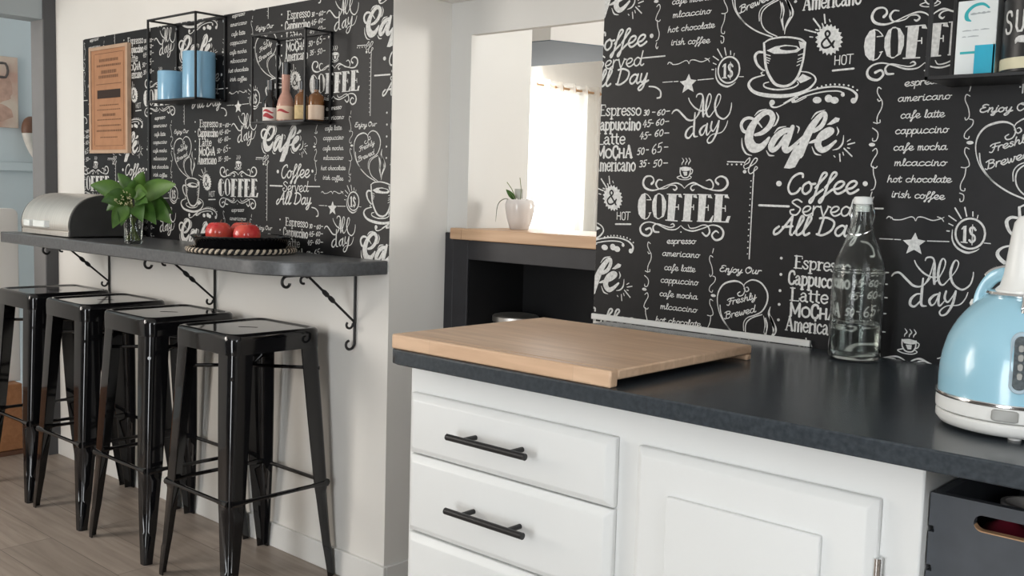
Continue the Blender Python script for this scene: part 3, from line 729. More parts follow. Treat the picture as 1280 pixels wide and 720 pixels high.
# upright letters: (points, relative weight), straight segments when flagged 'l'
ROM = {
 'E': (.95, [('l', [(.2, 0), (.2, 1.5)], 1.5), ('l', [(0, 1.5), (.8, 1.5), (.82, 1.2)], .7), ('l', [(.2, .8), (.6, .8)], .7), ('l', [(0, 0), (.85, 0), (.9, .35)], .7)]),
 'L': (.9, [('l', [(.2, 0), (.2, 1.5)], 1.5), ('l', [(0, 1.5), (.42, 1.5)], .7), ('l', [(0, 0), (.85, 0), (.88, .35)], .7)]),
 'A': (1.1, [('l', [(.12, 0), (.52, 1.5)], .8), ('l', [(.52, 1.5), (.92, 0)], 1.5), ('l', [(.25, .5), (.78, .5)], .7), ('l', [(0, 0), (.28, 0)], .6), ('l', [(.76, 0), (1.08, 0)], .6)]),
 'C': (.9, [('c', [(.8, 1.15), (.7, 1.45), (.4, 1.5), (.15, 1.2), (.12, .4), (.35, 0), (.7, .05), (.82, .35)], 1.2)]),
 's': (.6, [('c', [(.5, .78), (.42, .97), (.18, .97), (.08, .75), (.3, .52), (.5, .3), (.4, .03), (.15, .02), (.05, .22)], 1)]),
 'p': (.85, [('l', [(.18, 1), (.18, -.5)], 1.4), ('c', [(.2, .75), (.45, 1), (.72, .8), (.72, .25), (.45, 0), (.2, .2)], 1), ('l', [(0, 1), (.18, 1)], .7), ('l', [(0, -.5), (.38, -.5)], .7)]),
 'r': (.62, [('l', [(.18, 1), (.18, 0)], 1.4), ('c', [(.2, .65), (.38, .95), (.58, .92)], 1), ('l', [(0, 1), (.18, 1)], .7), ('l', [(0, 0), (.38, 0)], .7)]),
 'e': (.75, [('c', [(.1, .52), (.65, .55), (.6, .88), (.38, 1), (.12, .75), (.12, .25), (.38, 0), (.65, .2)], 1.05)]),
 'o': (.82, [('c', [(.4, 1), (.12, .75), (.12, .25), (.4, 0), (.68, .25), (.68, .75), (.4, 1)], 1.15)]),
 'a': (.8, [('c', [(.12, .8), (.3, 1), (.52, .9), (.55, .6)], .9), ('l', [(.55, .75), (.55, .1), (.72, 0)], 1.4), ('c', [(.55, .58), (.2, .5), (.08, .22), (.25, 0), (.55, .2)], 1)]),
 't': (.55, [('l', [(.22, 1.35), (.22, .15), (.45, .02)], 1.3), ('l', [(.02, .98), (.48, .98)], .8)]),
 'm': (1.2, [('l', [(.18, 1), (.18, 0)], 1.4), ('l', [(.6, .8), (.6, 0)], 1.4), ('l', [(1.02, .8), (1.02, 0)], 1.4), ('c', [(.2, .75), (.4, 1), (.6, .8)], .8), ('c', [(.62, .75), (.82, 1), (1.02, .8)], .8)]),
 'n': (.85, [('l', [(.18, 1), (.18, 0)], 1.4), ('l', [(.65, .8), (.65, 0)], 1.4), ('c', [(.2, .75), (.43, 1), (.65, .8)], .8)]),
 'u': (.85, [('l', [(.18, 1), (.18, .2)], 1.4), ('l', [(.65, 1), (.65, 0)], 1.4), ('c', [(.18, .2), (.4, 0), (.63, .25)], .8)]),
 'i': (.42, [('l', [(.2, 1), (.2, 0)], 1.4), ('l', [(.2, 1.35), (.2, 1.45)], 1.4), ('l', [(.02, 0), (.4, 0)], .6)]),
 'c': (.72, [('c', [(.6, .8), (.4, 1), (.12, .75), (.12, .25), (.38, 0), (.65, .2)], 1.1)]),
 'M': (1.3, [('l', [(.15, 0), (.15, 1.5)], 1.2), ('l', [(.15, 1.5), (.62, .3)], 1), ('l', [(.62, .3), (1.1, 1.5)], 1), ('l', [(1.1, 1.5), (1.1, 0)], 1.2)]),
 'O': (1.05, [('c', [(.5, 1.15), (.12, .9), (.12, .28), (.5, 0), (.88, .28), (.88, .9), (.5, 1.15)], 1)]),
 'H': (.95, [('l', [(.15, 0), (.15, 1.15)], 1.1), ('l', [(.78, 0), (.78, 1.15)], 1.1), ('l', [(.15, .58), (.78, .58)], .9)]),
 '0': (.85, [('c', [(.5, 1.5), (.15, 1.1), (.15, .35), (.38, 0), (.68, .35), (.72, 1.1), (.5, 1.5)], 1)]),
 '3': (.8, [('c', [(.15, 1.4), (.6, 1.45), (.6, 1.0), (.3, .8), (.65, .6), (.55, .05), (.1, .1)], 1)]),
 '4': (.85, [('l', [(.5, 1.5), (.1, .5), (.8, .55)], 1), ('l', [(.62, 1.1), (.5, 0)], 1)]),
 '5': (.85, [('l', [(.8, 1.5), (.3, 1.45), (.2, .85)], 1), ('c', [(.2, .85), (.55, .9), (.65, .5), (.45, .05), (.1, .1)], 1)]),
 '6': (.85, [('c', [(.7, 1.5), (.3, 1.1), (.12, .5), (.3, 0), (.65, .2), (.6, .65), (.3, .7), (.15, .4)], 1)]),
}


def ribbon(V, F, pts):
    """flat stroke: pts of (u, v, width) -> quads with rounded ends"""
    n = len(pts)
    b = len(V)
    for i, (u, v, w) in enumerate(pts):
        a, c = pts[max(i - 1, 0)], pts[min(i + 1, n - 1)]
        dx, dy = c[0] - a[0], c[1] - a[1]
        l = math.hypot(dx, dy) or 1e-9
        nx, ny = -dy / l * w / 2, dx / l * w / 2
        V.append((u + nx, v + ny))
        V.append((u - nx, v - ny))
        if i:
            k = b + 2 * i
            F.append((k - 2, k - 1, k + 1, k))
    for (p, q) in ((pts[0], pts[1]), (pts[-1], pts[-2])):
        dx, dy = p[0] - q[0], p[1] - q[1]
        a0 = math.atan2(dy, dx)
        k = len(V)
        V.extend((p[0] + p[2] / 2 * math.cos(a0 + t), p[1] + p[2] / 2 * math.sin(a0 + t)) for t in (-PI / 2, -PI / 4, 0, PI / 4, PI / 2))
        F.append((k, k + 1, k + 2, k + 3, k + 4))


def word(V, F, style, text, u0, v0, u1, v1, xh, w):
    w *= {'b': .74, 'r': .78, 'k': .58, 'h': .80}.get(style, 1.0)
    L = math.hypot(u1 - u0, v1 - v0)
    ca, sa = (u1 - u0) / L, (v1 - v0) / L
    tab = LOW if style in 'sb' else ROM
    tw = sum(tab[c][0] for c in text)
    k = L / tw
    x = 0.0
    for c in text:
        adv, strokes = tab[c]
        for st in strokes:
            if style in 'sb':
                kind, pts, wt = 'c', st, 1.0
            else:
                kind, pts, wt = st
            q = []
            for (px, py) in pts:
                if style in 'sb':
                    py = 1 + (py - 1) * .72 if py > 1 else (py * .75 if py < 0 else py)
                    px = px + (0.12 if style == 'b' else 0.0) * py
                elif style == 'd':
                    px = px + .12 * py
                    py = py
                X, Y = (x + px) * k, py * xh
                q.append((u0 + X * ca - Y * sa, v0 + X * sa + Y * ca, w * wt))
            ribbon(V, F, smooth_pts(q, 4) if kind == 'c' else q)
        x += adv


def union(V, F):
    """merge overlapping strokes into one flat sheet of triangles"""
    pv, pf = [Vector(p) for p in V], []
    for f in F:
        if len(f) == 4:
            tris = [(f[0], f[1], f[2]), (f[0], f[2], f[3])]
        elif len(f) == 5:
            tris = [(f[0], f[i], f[i + 1]) for i in (1, 2, 3)]
        else:
            tris = [tuple(f[i] for i in t) for t in tessellate_polygon([[Vector((*V[k], 0)) for k in f]])]
        for a, b, c in tris:
            ar = (V[b][0] - V[a][0]) * (V[c][1] - V[a][1]) - (V[b][1] - V[a][1]) * (V[c][0] - V[a][0])
            if abs(ar) > 1e-10:
                pf.append((a, b, c) if ar > 0 else (a, c, b))
    vs, _, fs, _, _, of = delaunay_2d_cdt(pv, [], pf, 0, 1e-7)
    return [tuple(v) for v in vs], [tuple(f) for f, o in zip(fs, of) if o]


def pattern():
    V, F, VD, FD = [], [], [], []
    nums = lambda s: [[int(t) * 1e-4 for t in ln.split()] for ln in s.strip().split('\n')]
    for r in nums(STROKES):
        pts = [tuple(r[i:i + 3]) for i in range(0, len(r), 3)]
        ribbon(V, F, smooth_pts(pts, 5) if len(pts) > 2 else pts)
    for ln in POLYS.strip().split('\n'):
        r = ln.split()
        pts = [(int(r[i]) * 1e-4, int(r[i + 1]) * 1e-4) for i in range(1, len(r), 2)]
        VV, FF = (VD, FD) if r[0] == '1' else (V, F)
        k = len(VV)
        VV.extend(pts)
        FF.append(tuple(range(k, k + len(pts))))
    for ln in DARK_STROKES.strip().split('\n'):
        r = [int(t) * 1e-4 for t in ln.split()[1:]]
        ribbon(VD, FD, smooth_pts([tuple(r[i:i + 3]) for i in range(0, len(r), 3)], 5))
    for (st, tx, *n) in WORDS:
        word(V, F, st, tx, *[a * 1e-4 for a in n])
    return union(V, F) + union(VD, FD)


PATTERN = pattern()


def wallpaper(name, x0, x1, z0, z1, parent, y=-0.0006, ou=0.0, ov=0.0):
    """charcoal paper sheet with its chalk print, repeated and trimmed at the edges"""
    bm = new()
    box(bm, x0, x1, y, y + 0.0005, z0, z1, 0)
    pr = new()
    V, F, VD, FD = PATTERN
    for (VV, FF, mi, yy) in ((V, F, 1, y - 0.0004), (VD, FD, 2, y - 0.0007)):
        for i in range(-7, 6):
            for j in range(-6, 6):
                if (i + j) % 2:
                    continue
                du, dv = i * PITCH_U + ou, j * PITCH_V / 2 + ov
                for f in FF:
                    us = [VV[k][0] + du for k in f]
                    vs = [VV[k][1] + dv for k in f]
                    if max(us) < x0 or min(us) > x1 or max(vs) < z0 or min(vs) > z1:
                        continue
                    try:
                        fc = pr.faces.new([pr.verts.new((a, yy, b)) for a, b in zip(us, vs)])
                        fc.material_index = mi
                    except ValueError:
                        pass
    bmesh.ops.triangulate(pr, faces=[f for f in pr.faces if len(f.verts) > 4])
    for co, no in (((x0, 0, 0), (-1, 0, 0)), ((x1, 0, 0), (1, 0, 0)), ((0, 0, z0), (0, 0, -1)), ((0, 0, z1), (0, 0, 1))):
        bmesh.ops.bisect_plane(pr, geom=pr.verts[:] + pr.edges[:] + pr.faces[:], plane_co=co, plane_no=no, clear_outer=True)
    for f in pr.faces:
        f.normal_update()
        if f.normal.y > 0:
            f.normal_flip()
    tmp = bpy.data.meshes.new('t')
    pr.to_mesh(tmp)
    pr.free()
    bm.from_mesh(tmp)
    me = bpy.data.meshes.new(name)
    bm.to_mesh(me)
    bm.free()
    bpy.data.meshes.remove(tmp)
    o = bpy.data.objects.new(name, me)
    COL.objects.link(o)
    for k in ('paper', 'chalk', 'chalk_dark'):
        me.materials.append(M[k])
    o.parent = parent
    return o


# ------------------------------------------------------------------ room shell
def wall(name, boxes, m):
    bm = new()
    for b in boxes:
        box(bm, *b)
    return structure(obj(name, bm, m))


FZ, CZ = 0.0, 2.36
wall('floor', [(-4.3, 4.0, -4.4, 0.30, -0.05, 0.0)], 'floor')
wall('floor_far', [(-3.7, 3.0, 0.50, 7.0, -0.05, 0.0)], 'floor')
wall('ceiling', [(-4.3, 4.0, -4.4, 0.30, CZ, CZ + .06)], 'ceiling')
wall('ceiling_far', [(-3.7, 3.0, 0.50, 7.0, CZ, CZ + .06)], 'ceiling')

wb = wall('wall_back', [(-2.66, -0.558, 0.0, 0.40, 0.0, CZ)], 'white_wall')
wr = wall('wall_right', [(0.165, 4.0, 0.0, 0.223, 0.0, CZ)], 'white_wall')
wall('wall_lintel', [(-0.558, 0.165, 0.0, 0.223, 1.703, CZ)], 'white_wall')
# thin partition set back in the opening: left strip, header
wall('wall_recess', [(-0.558, -0.476, 0.223, 0.485, 0.0, CZ), (-0.476, 0.6, 0.223, 0.245, 1.607, CZ), (0.30, 0.6, 0.223, 0.485, 0.0, 1.607)],
     'grey_white_wall')
wallpaper('wallpaper', -2.412, -0.5595, 0.930, 1.717, wb, ou=0.288, ov=0.013)
wallpaper('wallpaper', 0.1655, 2.6, 0.868, 2.1, wr)
# thin black strip down the wallpaper and the white strip along the worktop
bm = new(); box(bm, -1.897, -1.886, -0.006, -0.0005, 0.962, 1.717)
structure(obj('trim_1', bm, 'black_metal', bevel=.001))
bm = new(); box(bm, 0.165, 0.708, -0.009, -0.0012, 0.8735, 0.8865)
structure(obj('trim_2', bm, 'baseboard', bevel=.0015))
bm = new()
box(bm, -2.655, -0.546, -0.012, 0.0, 0.0, 0.078)
box(bm, -0.558, -0.546, 0.0, 0.222, 0.0, 0.078)
structure(obj('baseboard_back', bm, 'baseboard', bevel=.002))

# outer shell of the kitchen: rear wall and end wall with window openings
def wall_with_hole(name, axis, pos, th, a0, a1, z0, z1, ha0, ha1, hz0, hz1, m):
    r = []
    for (p, q, s, t) in ((a0, ha0, z0, z1), (ha1, a1, z0, z1), (ha0, ha1, z0, hz0), (ha0, ha1, hz1, z1)):
        r.append((p, q, pos, pos + th, s, t) if axis == 'y' else (pos, pos + th, p, q, s, t))
    return wall(name, r, m)


wall_with_hole('wall_rear', 'y', -4.4, 0.15, -4.3, 4.0, 0, CZ, 0.6, 1.6, 0.02, 2.08, 'dim_wall')
wall_with_hole('wall_end', 'x', 3.9, 0.12, -4.3, 0.0, 0, CZ, -2.3, -1.0, 0.95, 2.15, 'dim_wall')

# doorway at the left: post, lintel and the wall that carries on towards the camera
bm = new()
box(bm, -2.775, -2.662, -0.052, 0.10, 0.0, CZ)
pst = structure(obj('door_frame_1', bm, 'post_grey', bevel=.003))
bm = new(); box(bm, -2.6615, -2.653, -0.050, -0.001, 0.0, CZ)
obj('architrave', bm, 'post_dark', parent=pst)
wall('wall_lintel_left', [(-2.775, -2.662, -1.35, -0.052, 1.812, CZ)], 'blue_soffit')
wall('wall_left', [(-2.775, -2.662, -2.0, -1.35, 0.0, CZ)], 'white_wall')
wall('wall_left_room', [(-3.72, -3.6, -4.4, 0.60, 0.0, CZ)], 'blue_wall')
wall('wall_left_room_back', [(-3.6, -2.66, 0.40, 0.50, 0.0, CZ), (-2.80, -2.66, 0.10, 0.40, 0.0, CZ)], 'blue_wall')
bm = new(); box(bm, -3.6, -3.578, -4.2, 0.39, 1.20, 1.245)
structure(obj('trim_3', bm, 'blue_wall', bevel=.004))

# room beyond the opening
wall_with_hole('wall_far_window', 'x', -3.62, 0.12, 0.5, 7.0, 0, CZ, 3.70, 4.64, 0.80, 2.02, 'white_wall')
wall('wall_far_back', [(-3.5, 3.0, 6.9, 7.0, 0, CZ)], 'white_wall')
wall('wall_far_right', [(2.9, 3.0, 0.5, 6.9, 0, CZ)], 'white_wall')
wall('wall_far_near', [(-3.5, -0.558, 0.485, 0.56, 0, CZ), (0.6, 2.9, 0.485, 0.56, 0, CZ)], 'white_wall')
bm = new()
prism(bm, [(-1.72, 1.905), (-1.61, 1.915), (-1.35, 2.62), (-2.60, 2.61)], 1.9042, CZ)
cbm = structure(obj('ceiling_beam', bm, 'ceiling'))
bm = new()
prism(bm, [(-1.72, 1.905), (-1.61, 1.915), (-1.35, 2.62), (-2.60, 2.61)], 1.90, 1.904)
obj('painted_underside', bm, 'beam_blue', cbm)

# window of the far room
bm = new()
for (y0, y1, z0, z1) in ((3.70, 3.75, .80, 2.02), (4.59, 4.64, .80, 2.02), (3.70, 4.64, .80, .85), (3.70, 4.64, 1.97, 2.02), (4.15, 4.19, .85, 1.97), (3.75, 4.59, 1.62, 1.645)):
    box(bm, -3.60, -3.55, y0, y1, z0, z1)
wn = structure(obj('window_1', bm, 'white_plastic', bevel=.003))

# black half wall with a niche
bm = new()
HX0, HX1 = -0.5575, 0.30
box(bm, HX0, -0.5225, 0.215, 0.2229, 0.0, 1.040)
box(bm, -0.5225, -0.462, 0.215, 0.2229, 0.0, 1.0215)
box(bm, -0.462, HX1, 0.215, 0.30, 0.965, 1.0215)
box(bm, -0.476, HX1, 0.30, 0.47, 1.0, 1.0215)
box(bm, -0.462, HX1, 0.215, 0.23, 0.0, 0.68)
hw = structure(obj('wall_half', bm, 'half_wall', bevel=.002))
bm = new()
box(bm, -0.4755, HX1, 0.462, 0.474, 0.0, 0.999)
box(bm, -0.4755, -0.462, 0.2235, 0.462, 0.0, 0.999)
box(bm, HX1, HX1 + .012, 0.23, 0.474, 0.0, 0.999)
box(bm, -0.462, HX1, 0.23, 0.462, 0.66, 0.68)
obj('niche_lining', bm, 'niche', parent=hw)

# ------------------------------------------------------------------ base cabinet
cab = thing('base_cabinet', 'white painted base cabinet with drawers and a panelled door under the dark worktop', 'cabinet', (0, 0, 0))
bm = new()
box(bm, 0.222, 1.158, -0.622, -0.02, 0.0, 0.8455)
obj('carcass', bm, 'cabinet', cab, bevel=.003)
bm = new()
box(bm, 1.158, 1.95, -0.60, -0.02, 0.47, 0.49)
box(bm, 1.93, 1.95, -0.60, -0.02, 0.0, 0.8455)
box(bm, 1.158, 1.95, -0.03, -0.02, 0.0, 0.8455)
obj('open_bay', bm, 'crate', cab, bevel=.002)


def front_panel(bm, x0, x1, z0, z1, y=-0.622, d=0.020, inset=0.012):
    a = [(x0, z0), (x1, z0), (x1, z1), (x0, z1)]
    b = [(x0 + inset, z0 + inset), (x1 - inset, z0 + inset), (x1 - inset, z1 - inset), (x0 + inset, z1 - inset)]
    loft(bm, [[(p, y, q) for p, q in a], [(p, y - d * .55, q) for p, q in a], [(p, y - d, q) for p, q in b]])


for (z0, z1, hz) in ((0.680, 0.791, 0.739), (0.534, 0.677, 0.609), (0.388, 0.530, 0.47), (0.12, 0.384, 0.29)):
    bm = new()
    front_panel(bm, 0.237, 0.698, z0, z1)
    dr = obj('drawer', bm, 'cabinet', cab, bevel=.002)
    bm = new()
    tube(bm, [(0.374, -0.676, hz), (0.553, -0.676, hz)], 0.0058, 12)
    for hx in (0.41, 0.517):
        tube(bm, [(hx, -0.641, hz), (hx, -0.676, hz)], 0.0045, 10)
    h = obj('handle', bm, 'black_metal', dr, smooth=True)
    h['label'] = 'black bar handle'
bm = new()
front_panel(bm, 0.740, 1.108, 0.12, 0.787, inset=.012)
front_panel(bm, 0.803, 1.040, 0.19, 0.726, y=-0.6415, d=0.015, inset=0.036)
door = obj('door', bm, 'cabinet', cab, bevel=.002)
for z in (0.69, 0.25):
    bm = new()
    tube(bm, [(1.110, -0.632, z - .022), (1.110, -0.632, z + .022)], 0.006, 10)
    obj('hinge', bm, 'chrome', door, smooth=True)

# ------------------------------------------------------------------ worktop
bm = new()
c = .03
prism(bm, [(0.213, -0.012), (0.213, -0.676 + c), (0.2165, -0.676 + c * .5), (0.213 + c * .3, -0.676 + .007), (0.213 + c, -0.676), (1.98, -0.676), (1.98, -0.012)], 0.846, 0.8732)
wt = obj('worktop', bm, 'worktop', bevel=.0025)
tag(wt, 'long anthracite kitchen worktop on the white cabinet, with kettle and bottle', 'worktop')

# chopping board with a front lip, standing at the worktop's edge
bm = new()
box(bm, 0.221, 0.711, -0.6515, -0.246, 0.884, 0.900)
box(bm, 0.221, 0.711, -0.262, -0.246, 0.8735, 0.884)
blk = obj('chopping_board', bm, 'block', bevel=.003)
tag(blk, 'thick pale wooden chopping board at the corner of the dark worktop', 'chopping board')
bm = new()
box(bm, 0.221, 0.711, -0.671, -0.6517, 0.8735, 0.900)
obj('lip', bm, 'block', blk, bevel=.003)

# oak ledge on the half wall
bm = new()
box(bm, -0.475, 0.299, 0.198, 0.50, 1.022, 1.055)
box(bm, -0.521, -0.475, 0.198, 0.2225, 1.022, 1.055)
tag(obj('wooden_ledge', bm, 'oak', bevel=.003), 'light wooden ledge capping the black half wall', 'ledge')

# slim bin in the niche
b = thing('round_container', 'silver topped round container in the black niche behind the chopping board', 'container', (-0.385, 0.345, 0.6805))
bm = new(); lathe(bm, [(0, 0), (.062, 0), (.066, .01), (.066, .105), (0, .105)]); obj('body', bm, 'bin_dark', b, smooth=True)
bm = new(); lathe(bm, [(.0655, .104), (.069, .104), (.069, .118), (.065, .122), (.055, .124), (.0, .130)]); obj('lid', bm, 'steel', b, smooth=True)

# ------------------------------------------------------------------ breakfast bar with iron brackets
BT, BB = 0.961, 0.922
bar = thing('breakfast_bar', 'dark grey wall mounted breakfast bar with rounded end above the black stools', 'bar', (0, 0, 0))
pts = [(-2.40, -0.001), (-2.40, -0.325), (-2.39, -0.335), (-0.79, -0.335)]
for i in range(1, 13):
    t = PI / 2 * i / 12
    pts.append((-0.79 + .228 * math.sin(t), -0.115 - .22 * math.cos(t)))
pts.append((-0.562, -0.001))
bm = new(); prism(bm, pts, BB, BT)
obj('bar_top', bm, 'bar_top', bar, bevel=.004)


def curl(y, z, r, a0, turns, sgn):
    o = []
    n = 16
    for i in range(n + 1):
        t = i / n
        a = a0 + sgn * turns * 2 * PI * t
        rr = r * (1 - .45 * t)
        o.append((y + rr * math.cos(a), z + rr * math.sin(a)))
    return o


for X in (-2.20, -1.447, -0.700):
    bm = new()
    Pq = lambda q: [(X, a, c) for a, c in q]
    r = 0.0042
    tube(bm, Pq([(-.0055, BB - .002), (-.0055, .715)] + curl(-.0235, .710, .018, 0, .72, -1)), r, 6)
    tube(bm, Pq([(-.012, BB - .005), (-.235, BB - .005)] + curl(-.243, BB - .023, .018, PI / 2, .72, 1)), r, 6)
    d0, d1 = (-.008, .775), (-.172, BB - .008)
    tube(bm, Pq(curl(-.026, .768, .014, 0, .62, -1)[::-1] + [d0, d1] + curl(-.187, BB - .02, .014, .6, .7, 1)), .0036, 6)
    for t in (.50, .63):
        cx, cz = d0[0] + (d1[0] - d0[0]) * t, d0[1] + (d1[1] - d0[1]) * t
        tube(bm, [(X, cx - .012, cz + .0108), (X, cx - .004, cz + .0036), (X, cx + .004, cz - .0036), (X, cx + .012, cz - .0108)], [.003, .0075, .0075, .003], 8)
    k = obj('bracket', bm, 'black_metal', bar, smooth=True)
    k['label'] = 'black scrolled iron bracket'

# ------------------------------------------------------------------ bar stools
SH = 0.752


def leg_bm(sx, sy):
    bm = new()
    loops = []
    for z, c, w, r, dent in ((SH - .006, .146, .068, .024, 0), (SH - .06, .1495, .067, .023, 0), (.50, .160, .062, .021, 0), (.30, .1705, .054, .019, 0),
                             (.272, .172, .052, .018, 0), (.255, .173, .050, .018, .005), (.10, .181, .037, .014, .005), (.085, .182, .035, .013, 0), (.012, .186, .027, .010, 0), (.0, .186, .026, .010, 0)):
        th = .004
        out = [(c - w, c)]
        n = 6
        for i in range(n + 1):
            a = PI / 2 - PI / 2 * i / n
            k = dent * (1 if 0 < i < n else 0)
            out.append((c - r + (r - k) * math.cos(a), c - r + (r - k) * math.sin(a)))
        out.append((c, c - w))
        inn = [(c - th, c - w)]
        for i in range(n + 1):
            a = PI / 2 * i / n
            rr = max(r - th - .001, .003)
            inn.append((c - r + (rr - dent * (1 if 0 < i < n else 0) * .8) * math.cos(a), c - r + (rr - dent * (1 if 0 < i < n else 0) * .8) * math.sin(a)))
        inn.append((c - w, c - th))
        loops.append([(sx * x, sy * y, z) for x, y in out + inn])
    loft(bm, loops)
    return bm


def make_stool(label):
    t = thing('bar_stool', label, 'stool', group='black metal stools along the bar')
    bm = new()
    rings = []
    for h, z, r in ((.1525, SH - .058, .03), (.1535, SH - .020, .032), (.1525, SH - .007, .034), (.148, SH - .0015, .034), (.142, SH, .033), (.136, SH - .0012, .03), (.132, SH - .0042, .028), (.131, SH - .0045, .0275), (.128, SH - .0045, .027)):
        rings.append([(x, y, z) for x, y in rrect(h, h, r)])
    rows = loft(bm, rings, cap=False)
    top = rows[-1]
    a = math.radians(38)
    slot = []
    for x, y in rrect(.030, .0065, .006, 3):
        slot.append(bm.verts.new((x * math.cos(a) - y * math.sin(a), x * math.sin(a) + y * math.cos(a), SH - .0045)))
    low = [bm.verts.new((v.co.x, v.co.y, SH - .02)) for v in slot]
    es = []
    for lp in (top, slot):
        for i in range(len(lp)):
            e = bm.edges.get((lp[i], lp[(i + 1) % len(lp)])) or bm.edges.new((lp[i], lp[(i + 1) % len(lp)]))
            es.append(e)
    bmesh.ops.triangle_fill(bm, use_beauty=True, use_dissolve=False, edges=es)
    for i in range(len(slot)):
        j = (i + 1) % len(slot)
        bm.faces.new((slot[i], slot[j], low[j], low[i]))
    # underside
    und = [bm.verts.new((x, y, SH - .022)) for x, y in rrect(.148, .148, .03)]
    bm.faces.new(und)
    obj('seat', bm, 'gloss_black', t, smooth=True, angle=50)
    for sx in (-1, 1):
        for sy in (-1, 1):
            obj('leg', leg_bm(sx, sy), 'gloss_black', t, smooth=True, angle=40)
    # lower foot rails
    h = .168
    for (p, q) in (((-h, -h), (h, -h)), ((h, -h), (h, h)), ((h, h), (-h, h)), ((-h, h), (-h, -h))):
        bm = new()
        dx, dy = q[0] - p[0], q[1] - p[1]
        L = math.hypot(dx, dy)
        ux, uy = dx / L, dy / L
        pp = [(p[0] + ux * s, p[1] + uy * s, .285) for s in (.004, .03, .06, L - .06, L - .03, L - .004)]
        tube(bm, pp, [.011, .010, .0062, .0062, .010, .011], 8)
        obj('foot_rail', bm, 'gloss_black', t, smooth=True)
    # crossed brace under the seat
    h = .148
    for s in (-1, 1):
        bm = new()
        tube(bm, [(-h, -h * s, .63), (0, 0, .63 + .005 * s), (h, h * s, .63)], .0055, 8)
        obj('cross_brace', bm, 'gloss_black', t, smooth=True)
    return t


stool = make_stool('black metal stool at the rounded end of the bar, nearest the white cabinet')
stool.location = (-0.945, -0.203, 0)
for x, lab, rz in ((-1.395, 'second black metal stool from the rounded end of the bar, left of the nearest one', 0.0),
                   (-1.825, 'black metal stool third from the rounded end of the bar, beneath the vase', 0.0),
                   (-2.235, 'black metal stool farthest from the cabinet, below the bread bin', 0.0)):
    s = copy_thing(stool)
    s.location = (x, -0.203, 0)
    s.rotation_euler.z = rz
    s['label'] = lab

# ------------------------------------------------------------------ kettle
KR = [(.045, .0955), (.063, .096), (.080, .0952), (.095, .093), (.108, .0898), (.117, .0872), (.128, .0822), (.138, .0765), (.148, .0695), (.158, .0610), (.168, .0505), (.174, .0435)]


def kr(z):
    for (a, ra), (b2, rb) in zip(KR, KR[1:]):
        if a <= z <= b2:
            return ra + (rb - ra) * (z - a) / (b2 - a)
    return KR[-1][1]


ket = thing('kettle', 'pale blue rounded electric kettle with cream base at the right of the worktop', 'kettle', (1.2165, -0.475, 0.8733), math.radians(-74.84))
bm = new(); lathe(bm, [(0, 0.004), (.085, .004), (.092, .006), (.0965, .012), (.0965, .019), (.094, .0215), (.0, .0215)], 64)
for a in range(3):
    lathe(bm, [(0, 0), (.008, 0), (.008, .004), (0, .004)], 10, .07 * math.cos(a * 2.1), .07 * math.sin(a * 2.1))
obj('base_plate', bm, 'white_plastic', ket, smooth=True)
bm = new(); lathe(bm, [(.0, .0225), (.094, .0225), (.097, .0245), (.0975, .032), (.0972, .041), (.0955, .0425), (0, .0425)], 64); obj('base_ring', bm, 'white_plastic', ket, smooth=True)
bm = new(); lathe(bm, [(.094, .0415), (.0985, .0415), (.0990, .0440), (.0980, .0462), (.094, .0462)], 64); obj('chrome_band', bm, 'chrome', ket, smooth=True)
bm = new(); lathe(bm, [(0, .045)] + [(r, z) for z, r in KR] + [(.0, .174)], 64); obj('body', bm, 'kettle_blue', ket, smooth=True, angle=60)
bm = new(); lathe(bm, [(.030, .172), (.046, .1725), (.0475, .175), (.046, .178), (.036, .180), (.02, .182), (0, .182)], 48); obj('lid', bm, 'chrome', ket, smooth=True)


def on_dome(bm, s0, z0, hw, hh, lift, depth, n=20):
    """capsule shaped plate that follows the kettle's side; local +x faces the camera"""
    pts = []
    for i in range(n):
        t = 2 * PI * i / n
        x, y = hw * math.cos(t), hw * math.sin(t)
        y += (hh - hw) * (1 if math.sin(t) >= 0 else -1)
        pts.append((x, y))
    f = lambda p, l: ((kr(z0 + p[1]) + l) * math.cos((s0 + p[0]) / kr(z0 + p[1])), (kr(z0 + p[1]) + l) * math.sin((s0 + p[0]) / kr(z0 + p[1])), z0 + p[1])
    loft(bm, [[f(p, -depth) for p in pts], [f(p, lift) for p in pts], [f((p[0] * .9, p[1] * .97), lift + .001) for p in pts]])


bm = new(); on_dome(bm, 0, .098, .0118, .037, .002, .004); gf = obj('gauge_frame', bm, 'gauge_grey', ket, smooth=True, angle=30)
bm = new(); on_dome(bm, 0, .098, .0075, .032, .0042, .002); obj('gauge_window', bm, 'dark_window', gf, smooth=True, angle=30)
bm = new()
for i in range(4):
    on_dome(bm, 0.0, .083 + i * .011, .0030, .0042, .0062, .0005, 10)
obj('gauge_marks', bm, 'grey_switch', gf, smooth=True)
bm = new()
a0 = -.13
for (h, l) in ((.0, .0995),):
    pts = [(.015 * x, .0072 * y) for x, y in rrect(1, 1, .35, 3)]
    g = lambda p, r: (r * math.cos(a0 + p[0] / .097), r * math.sin(a0 + p[0] / .097), .0325 + p[1])
    loft(bm, [[g(p, .095) for p in pts], [g(p, .0998) for p in pts], [g((p[0] * .9, p[1] * .85), .1008) for p in pts]])
obj('switch', bm, 'grey_switch', ket, bevel=.0006)
